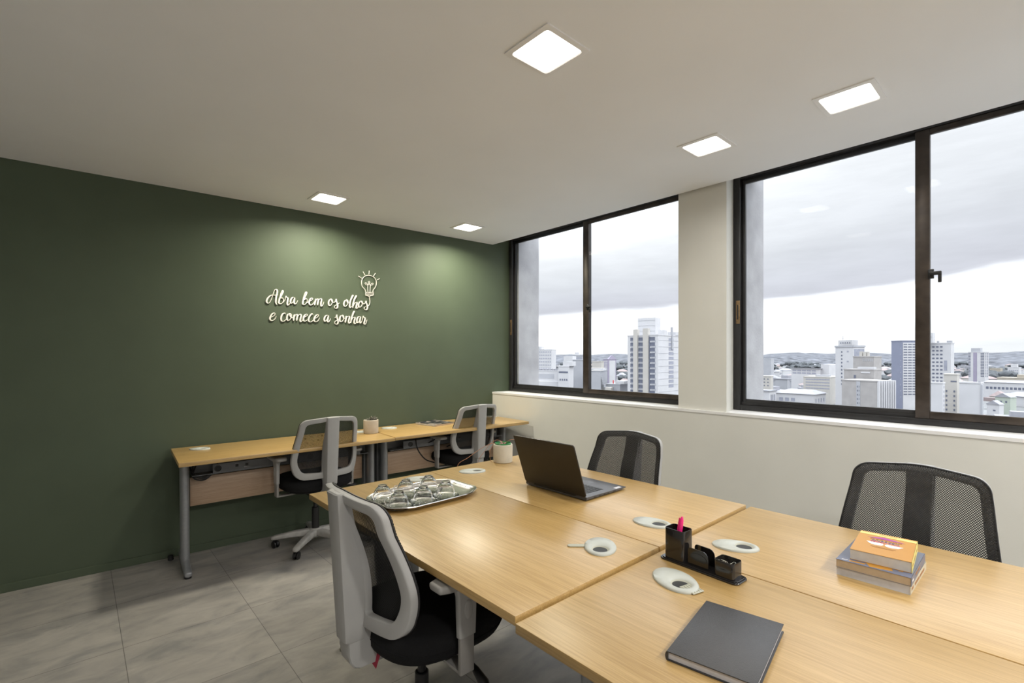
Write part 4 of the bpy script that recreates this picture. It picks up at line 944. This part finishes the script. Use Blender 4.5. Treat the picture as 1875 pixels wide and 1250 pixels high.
# --- seen through the left window
t,l,w,H=bld('slab','distant pale apartment slab with rows of small windows beside the concrete fin'); grid(t,'L',-l+.5,-.4,4,H-1,7,12,.9,1.1,'c_winl'); t2=None
t,l,w,H=bld('slab_tower','stair_tower',onto=(t,0)); grid(t,'L',-l+.4,-.3,4,H-1,2,11,.8,1.1,'c_winl')
t,l,w,H=bld('saw','low white factory with a saw-tooth roof','c_white'); part(t,'front_recess','c_grey',(-l+1,-2.5,-.1,0,H-5,H-2.2)); strips(t,'L',-l+.5,-.5,H-9.5,H-7,1,1.5)
for k in range(7): part(t,'roof_tooth','c_roof',(-l+k*l/7+.1,-l+(k+1)*l/7-.5,0,w,H,H+.9))
part(t,'lower_wing','c_white',(-l,3.5,-4,0,0,H-6.5)); grid(t,'L',-l+1,3,H-11,H-8,9,1,.8,1.0)
t,l,w,H=bld('white_steps','stepped white office block left of the window mullion','c_white'); strips(t,'L',-l+.4,-.4,H-5,H-2.5,1,1.1); grid(t,'L',-l+.6,-.5,H-9.5,H-7,4,1,.8,1.1); part(t,'upper_block','c_white',(-l*.6,1.5,1,w,H,H+2.6))
t,l,w,H=bld('grey_wall','blank pale grey gable wall against the left side of the mullion','c_grey'); part(t,'white_cap','c_white',(-l-.3,-l*.55,-.3,w,H-1.2,H+2.2))
t,l,w,H=bld('grid_block','tall pale grid-fronted block behind the grey gable, at the mullion','c_grey'); grid(t,'L',-l+.3,-.2,8,H-1,4,11,.9,1.4,'c_winl'); part(t,'mast','c_grey',(-l*.5,-l*.5+.1,1,1.1,H,H+3)); part(t,'water_tank','c_white',(-l*.9,-l*.5,1,3,H,H+1.8))
t,l,w,H=bld('grey_stepped','pale grey gable with a sloping edge, just right of the left mullion','c_grey'); 
for k in range(6): part(t,'step','c_grey',(-.01,.35+.4*k,0,4,0,H-2.2-1.3*k))
part(t,'side_wing','c_cream',(.0,5.5,0,6,0,H-9)); grid(t,'L',.6,5,H-14,H-10,5,1,.6,1.6)
t,l,w,H=bld('balcony_white','white building with dark balcony slots behind the sloping grey gable','c_white'); strips(t,'L',-l*.55,-.2,H-11,H-1,5,.8)
t,l,w,H=bld('cream','small cream block with an arch-shaped sign frame right of the left mullion','c_cream'); strips(t,'L',-l+.4,-.3,H-7,H-4,1,.7)
t,l,w,H=bld('purple','dull violet tower with a white side panel, right of the left mullion','c_purple'); grid(t,'L',-l+1.3,-1.0,H-22,H-1,3,14,1.15,.85,'c_white','spandrel'); part(t,'side_panel','c_white',(-.02,.12,1.0,w-.8,H-23,H-1.2)); bm=bm_new(); loft(bm,[[(-.3*l,.3,H),(0.1,.3,H),(.1,w,H),(-.3*l,w,H)],[(-.12*l,w*.42,H+2.8),(-.02*l,w*.42,H+2.8),(-.02*l,w*.58,H+2.8),(-.12*l,w*.58,H+2.8)]]); obj('roof_cap',bm,'c_purple',t,False)
t,l,w,H=bld('lowgrey','low grey workshop with a small red sign below the violet tower','c_grey'); grid(t,'L',-l+.5,-.4,H-6,H-2,7,1,.7,1.6,'c_winl'); part(t,'red_sign','c_red',(-l*.45,-l*.45+.55,-.5,-.35,H+.2,H+2.0)); part(t,'roof_box','c_white',(-l*.35,2,1,w,H,H+1.6))
t,l,w,H=bld('tower','tall white apartment tower with stacked balconies, the biggest in the left window','c_white')
for f0,f1 in ((.10,.20),(.37,.53),(.72,.90)):
    strips(t,'L',-l+l*f0,-l+l*f1,H-29,H-.8,11,1.75,'c_win','balcony_recess'); 
for f0,f1 in ((.12,.23),(.38,.53),(.79,.93)):
    grid(t,'L',-l+l*f0,-l+l*f1,H-30.1,H-1.9,1,11,l*(f1-f0),1.0,'c_grey','balcony_front')
for f0,f1,hh in ((.22,.36,2.7),(.54,.70,3.0)): part(t,'pier','c_cream',(-l+l*f0,-l+l*f1,-.9,1.2,0,H+hh))
part(t,'dark_strip','c_win',(-l+l*.715,-l+l*.74,-.15,0,0,H-1))
strips(t,'R',10.5,15.5,H-26,H-1.2,11,1.5,'c_winl','side_window'); part(t,'stair_fin','c_grey',(-.3,.5,13,14.2,H-7,H+4))
part(t,'parapet_box','c_white',(-l*.2,.0,6,9,H,H+2.3)); part(t,'roof_house','c_white',(-4,.3,17,27,H,H+1.8))
strips(t,'R',.3,w-.3,H-29,H-1.2,9,.10,'c_grey','floor_line')
t,l,w,H=bld('tower_pent','lift_house','c_white',onto=(t,H)); strips(t,'L',-l+.1,-.1,H-8,H,3,.08,'c_grey','panel_joint'); part(t,'aerial','c_grey',(-l*.35,-l*.35+.1,1,1.1,H,H+1.8),(-l*.1,-l*.1+.1,1,1.1,H,H+1.2))
t,l,w,H=bld('sliver','sliver of a cream tower at the pier edge of the left window','c_cream'); grid(t,'L',-l+.2,-.1,H-32,H-1,2,14,.6,1.1)
# --- seen through the right window, left sash
t,l,w,H=bld('t9','tall white tower with one column of small windows, left in the right window','c_white')
grid(t,'L',-l*.72,-l*.56,H-22,H-2.5,1,10,.7,.8); grid(t,'L',-l*.38,-l*.24,H-22,H-.6,1,4,.9,.7,'c_winl'); part(t,'cornice','c_grey',(-l-.3,.3,-.3,w+.3,H-.9,H)); strips(t,'R',.5,w-.4,H-9,H-1.4,1,6.5,'c_winl','side_glazing')
t,l,w,H=bld('t9p','lift_house','c_white',onto=(t,H)); grid(t,'L',-l+.8,-.6,H-2.4,H-.6,5,1,.5,.7); part(t,'aerial','c_grey',(-l*.72,-l*.72+.15,.5,.65,H,H+2.4),(-l*.77,-l*.64,.5,.7,H+.9,H+1.05),(-l*.45,-l*.45+.1,.5,.6,H,H+.9),(-l*.22,-l*.22+.1,.5,.6,H,H+2.2))
t,l,w,H=bld('c10','upper weathered concrete block behind the windowless concrete mass','c_conc'); grid(t,'L',-l*.55,-.3,H-2.8,H-.8,6,1,.35,1.3,'c_grey'); part(t,'water_tank','c_cream',(-l*.74,-l*.60,1,2.4,H,H+2.4),(-l*.56,-l*.40,1,2.4,H,H+2.2),(-l*.36,-l*.28,1,2,H,H+2.2))
t,l,w,H=bld('c11','middle concrete block with a white slot near its top right','c_conc'); part(t,'white_slot','c_white',(-l*.42,-l*.12,-.12,0,H-1.9,H-1.2)); part(t,'dark_opening','c_win',(-l*.66,-l*.59,-.12,0,H-4.2,H-2.8),); part(t,'plant_top','c_white',(-l*.55,-.1,.5,3,H,H+1.0))
t,l,w,H=bld('c12','broad windowless concrete building with white vertical fins on its right side','c_conc')
part(t,'centre_band','c_grey',(-l*.57,-l*.46,-.08,0,0,H-.2)); grid(t,'L',-l*.565,-l*.465,1,H-2,2,11,.35,.75)
part(t,'fin_side','c_winl',(-.05,.05,.2,w-.2,0,H-.3))
for k in range(8): part(t,'fin','c_white',(.0,.9,.1+k*w/8,.1+k*w/8+w*.055,0,H))
part(t,'front_wall','c_conc',(-l*1.0,-l*.0,-.06,.0,0,H-.6)) if False else None
t,l,w,H=bld('blue13','slate-blue slab tower with white-banded front, left of the bronze mullion','c_blue'); part(t,'white_front','c_white',(0,.25,.3,w,0,H-1.4)); 
src=None
for j in range(20):
    z=H-2.4-j*1.62
    for k in range(4):
        if src is None: o=src=obj('window_band',wbox(w*.19,.62),'c_win',t,False)
        else: o=src.copy(); COL.objects.link(o); o.parent=t
        o.location=(.26,.3+(w-.4)*(k+.5)/4,z); o.rotation_euler=(0,0,PI/2)
grid(t,'L',-l*.2,-l*.1,6,H-3,1,9,.3,.35,'c_white','vent')
t,l,w,H=bld('long14','long white flat-roofed school block with framed bays in mid distance','c_white'); grid(t,'L',-l+.8,-l*.1,H-5.6,H-1.2,5,2,3.4,1.3,'c_winl'); part(t,'canopy','c_grey',(-l-.5,.8,-.8,w,H-.5,H)); part(t,'end_house','c_white',(-.5,6,4,w,0,H+3.4))
t,l,w,H=bld('beige14','cream office block with four rows of ribbon windows left of the white tower','c_cream'); grid(t,'L',-l+1.4,-.3,H-9,H-.9,9,4,1.4,.75,'c_winl'); part(t,'roof_plant','c_grey',(-l*.6,-l*.1,3,8,H,H+1.1))
t,l,w,H=bld('left14','grey-beige block beside the concrete fin of the right window','c_cream'); grid(t,'L',-l+1,-.4,H-7,H-1,4,3,.7,.7)
t,l,w,H=bld('wh14','white house with tall dark windows at the lower left of the right window','c_white'); grid(t,'R',.8,w-.5,H-5.2,H-1.6,3,1,.8,3.2); part(t,'roof_slab','c_roof',(-l-.5,.5,-.5,w+.5,H,H+.4))
t,l,w,H=bld('low14','low white hall with grey roof and square windows in the right window','c_white'); grid(t,'L',-l+1.4,-l*.45,H-4.6,H-1.9,3,1,1.9,1.8,'c_winl'); grid(t,'R',1,w-1,H-4.6,H-1.9,4,1,1.3,1.9,'c_winl')
bm=bm_new(); loft(bm,[[(-l-.6,-.6,H),(.6,-.6,H),(.6,w+.6,H),(-l-.6,w+.6,H)],[(-l+4,w*.4,H+1.9),(-3,w*.4,H+1.9),(-3,w*.6,H+1.9),(-l+4,w*.6,H+1.9)]]); obj('hip_roof',bm,'c_roof',t,False)
t,l,w,H=bld('far14','far low factory on the hillside beside the concrete fin','c_grey'); t,l,w,H=bld('wh14b','white box with one dark opening left of the tall white tower','c_white'); grid(t,'L',-l*.5,-l*.2,H-3,H-.8,1,1,.9,1.5)
# --- right of the bronze mullion
t,l,w,H=bld('hotel','large white hotel with a grid of dark windows, right of the bronze mullion','c_white'); grid(t,'L',-l+1.0,-l*.22,H-24,H-1.2,6,11,1.0,.82); part(t,'green_slot','c_winl',(-l*.20,-l*.11,-.1,0,H-15,H-9.6)); part(t,'roof_box','c_grey',(-1.8,.2,.5,2,H,H+1.0),(-l*.42,-l*.36,.5,1.5,H,H+.9))
t,l,w,H=bld('hotelp','lift_house','c_white',onto=(t,H)); grid(t,'L',-l*.45,-l*.15,H-3,H-1.4,1,1,1.2,.5)
t,l,w,H=bld('brown','slim brown-banded tower with side balconies, seen through the right sash','c_white')
part(t,'brown_band','c_purple',(-l*.70,-l*.47,-.1,0,0,H-.6)); grid(t,'L',-l*.69,-l*.48,H-22,H-.8,2,16,1.0,.8,'c_win'); grid(t,'L',-l*1.0,-l*.86,H-22,H-.8,1,16,1.6,.75,'c_win'); grid(t,'L',-l*.28,-.0,H-22,H-.8,1,16,2.6,.7,'c_win'); grid(t,'R',.2,w-.3,H-22,H-.8,2,16,1.0,.75)
t,l,w,H=bld('brownp','lift_house','c_grey',onto=(t,H))
t,l,w,H=bld('blankL','blank pale party wall, left one of the pair in front of the hotel','c_white'); grid(t,'R',.6,w-.3,2,H-1,1,12,.6,.8,'c_winl')
t,l,w,H=bld('blankM','recessed cream stair block between the two blank party walls','c_cream'); grid(t,'L',-l*.45,-l*.05,H-3.6,H-2.4,2,1,1.0,.5); grid(t,'L',-l*.9,-l*.7,2,H-6,1,10,.5,.75); grid(t,'L',-l*.3,-l*.1,2,H-6,1,10,.5,.75)
t,l,w,H=bld('blankR','broad blank pale party wall in front of the slim tower','c_white'); part(t,'drain_stack','c_grey',(.0,.5,-.3,1.2,0,H-.8)); part(t,'roof_fence','c_grey',(-.7,0,0,.1,H,H+.4))
t,l,w,H=bld('farw','far small white block with rows of dots for windows','c_white'); grid(t,'L',-l+.8,-.6,H-13,H-3,5,4,1.2,1.2,'c_winl'); part(t,'upper_storey','c_white',(-l*.75,-l*.2,1,5,H,H+3.8))
t,l,w,H=bld('yellow','long ochre building with a flat roof at the right edge','c_yellow'); strips(t,'L',-l+1,-1,H-4,H-1.5,1,.8,'c_cream'); part(t,'upper_part','c_yellow',(-l*.5,-l*.1,4,12,H,H+2.6))
t,l,w,H=bld('longw','long white two-storey row with square dark windows at the right edge','c_white'); grid(t,'L',-l+1,-1,H-6,H-2.5,11,1,1.5,1.8); bm=bm_new(); loft(bm,[[(-l-.5,-.6,H),(.5,-.6,H),(.5,w+.6,H),(-l-.5,w+.6,H)],[(-l+2,w*.4,H+1.6),(-2,w*.4,H+1.6),(-2,w*.6,H+1.6),(-l+2,w*.6,H+1.6)]]); obj('roof',bm,'c_roof',t,False)
def gable(t,l,w,H,rh,mat,over=.3):
    bm=bm_new(); loft(bm,[[(-l-over,y,H-.2),(-l/2,y,H+rh),(over,y,H-.2)] for y in (-over,w+over)]); return obj('gable_roof',bm,mat,t,False)
t,l,w,H=bld('greenh','pale green gabled house at the lower right of the right sash','c_green','house'); gable(t,l,w,H,2.0,'c_roof'); part(t,'gable_wall','c_green',(-l*.72,-l*.28,-.02,.2,H-.2,H+.9)); grid(t,'L',-l*.78,-l*.1,H-3.4,H-2,2,1,.8,1.0); grid(t,'L',-l*.68,-l*.3,H-.6,H+.5,2,1,.5,.6); part(t,'side_wing','c_tile',(-l*1.9,-l,1,w,H-3.2,H-1.0))
t,l,w,H=bld('house','weathered pale gabled house in front of the green one','c_white','house'); gable(t,l,w,H,1.6,'c_roof'); grid(t,'L',-l*.65,-l*.15,H-4,H-2,1,1,.9,.7)
t,l,w,H=bld('tan','small tan block behind the long white row','c_yellow')
# --- countless low houses and tree crowns between them
rn=random.Random(7)
TAKEN=[(v[0],v[1],v[3]*.6+v[4]*.6+8) for v in CITY.values()]
def visible_spot(d0,d1,r=13):
    for _ in range(400):
        x,y,t=_spot(d0,d1)
        if all((x-a)**2+(y-b)**2>(r+q)**2 for a,b,q in TAKEN): break
    TAKEN.append((x,y,r)); return x,y,t
def _spot(d0,d1):
    u=rn.choice([rn.uniform(980,1250),rn.uniform(1385,1880),rn.uniform(1385,1880)])
    k=(u-937.5)/890; t=rn.uniform(d0,d1)
    F_=(math.cos(R(48.13)),math.sin(R(48.13))); R_=(F_[1],-F_[0]); return (k*t*R_[0]+t*F_[0],k*t*R_[1]+t*F_[1],t)
srcs=[]
for k,(wm,rm) in enumerate((('c_white','c_roof'),('c_cream','c_tile'),('c_white','c_tile'),('c_grey','c_roof'))):
    t=thing('low_house',['low white house with a grey roof among the distant city','low cream house with a clay roof among the distant city','low white house with a clay roof among the distant city','low grey house with a grey roof among the distant city'][k],'house',(0,0,GZ),0,['white grey-roofed houses across the city','cream clay-roofed houses across the city','white clay-roofed houses across the city','grey houses across the city'][k])
    bm=bm_new(); box(bm,-7,7,-5,5,0,6.5); obj('wall',bm,wm,t,False)
    if k!=3:
        bm=bm_new(); loft(bm,[[(-7.6,-5.6,6.4),(7.6,-5.6,6.4),(7.6,5.6,6.4),(-7.6,5.6,6.4)],[(-4,-.2,8.8),(4,-.2,8.8),(4,.2,8.8),(-4,.2,8.8)]]); obj('roof',bm,rm,t,False)
    else:
        bm=bm_new(); box(bm,-7.3,7.3,-5.3,5.3,6.4,7.0); box(bm,-2,3,-2,3,7,8.8); obj('roof',bm,rm,t,False)
    for x in (-4.4,-1.5,1.5,4.4): bm=bm_new(); box(bm,x-.8,x+.8,-5.06,-4.9,2.6,4.6); obj('window',bm,'c_win',t,False)
    srcs.append(t)
for i in range(290):
    x,y,t=visible_spot(450,1600) if i%3 else visible_spot(190,520)
    s=srcs[i%4]; rz=rn.uniform(0,PI)
    if i<4: s.location=(x,y,GZ); s.rotation_euler=(0,0,rz); o=s
    else: o=dup(s,(x,y,GZ),rz)
    k=rn.uniform(.6,1.9); o.scale=(k,k*rn.uniform(.6,1.2),rn.uniform(.7,1.6))
bm=bm_new(); rt=random.Random(3)
for k in range(7):
    v=bmesh.ops.create_icosphere(bm,subdivisions=2,radius=rt.uniform(2.2,3.6))['verts']; c=Vector((rt.uniform(-3,3),rt.uniform(-3,3),rt.uniform(5,9)))
    for q in v: q.co=q.co*(1+.12*math.sin(q.co.x*5)*math.cos(q.co.y*4))+c
cr_=thing('tree','round grey-green tree crown among the distant houses','tree',(0,0,GZ),0,'trees across the distant city')
obj('tree_crown',bm,'c_tree',cr_); bm=bm_new(); cyl(bm,(0,0),.5,0,6,8,.3); obj('trunk',bm,'c_tree',cr_)
for i in range(290):
    x,y,t=visible_spot(380,1650,7) if i%3 else visible_spot(900,1700,7)
    if i==0: o=cr_; o.location=(x,y,GZ)
    else: o=dup(cr_,(x,y,GZ),rn.uniform(0,6))
    k=rn.uniform(.7,1.7); o.scale=(k*rn.uniform(1,2.2),k*rn.uniform(1,2.2),k*rn.uniform(.7,1.1))
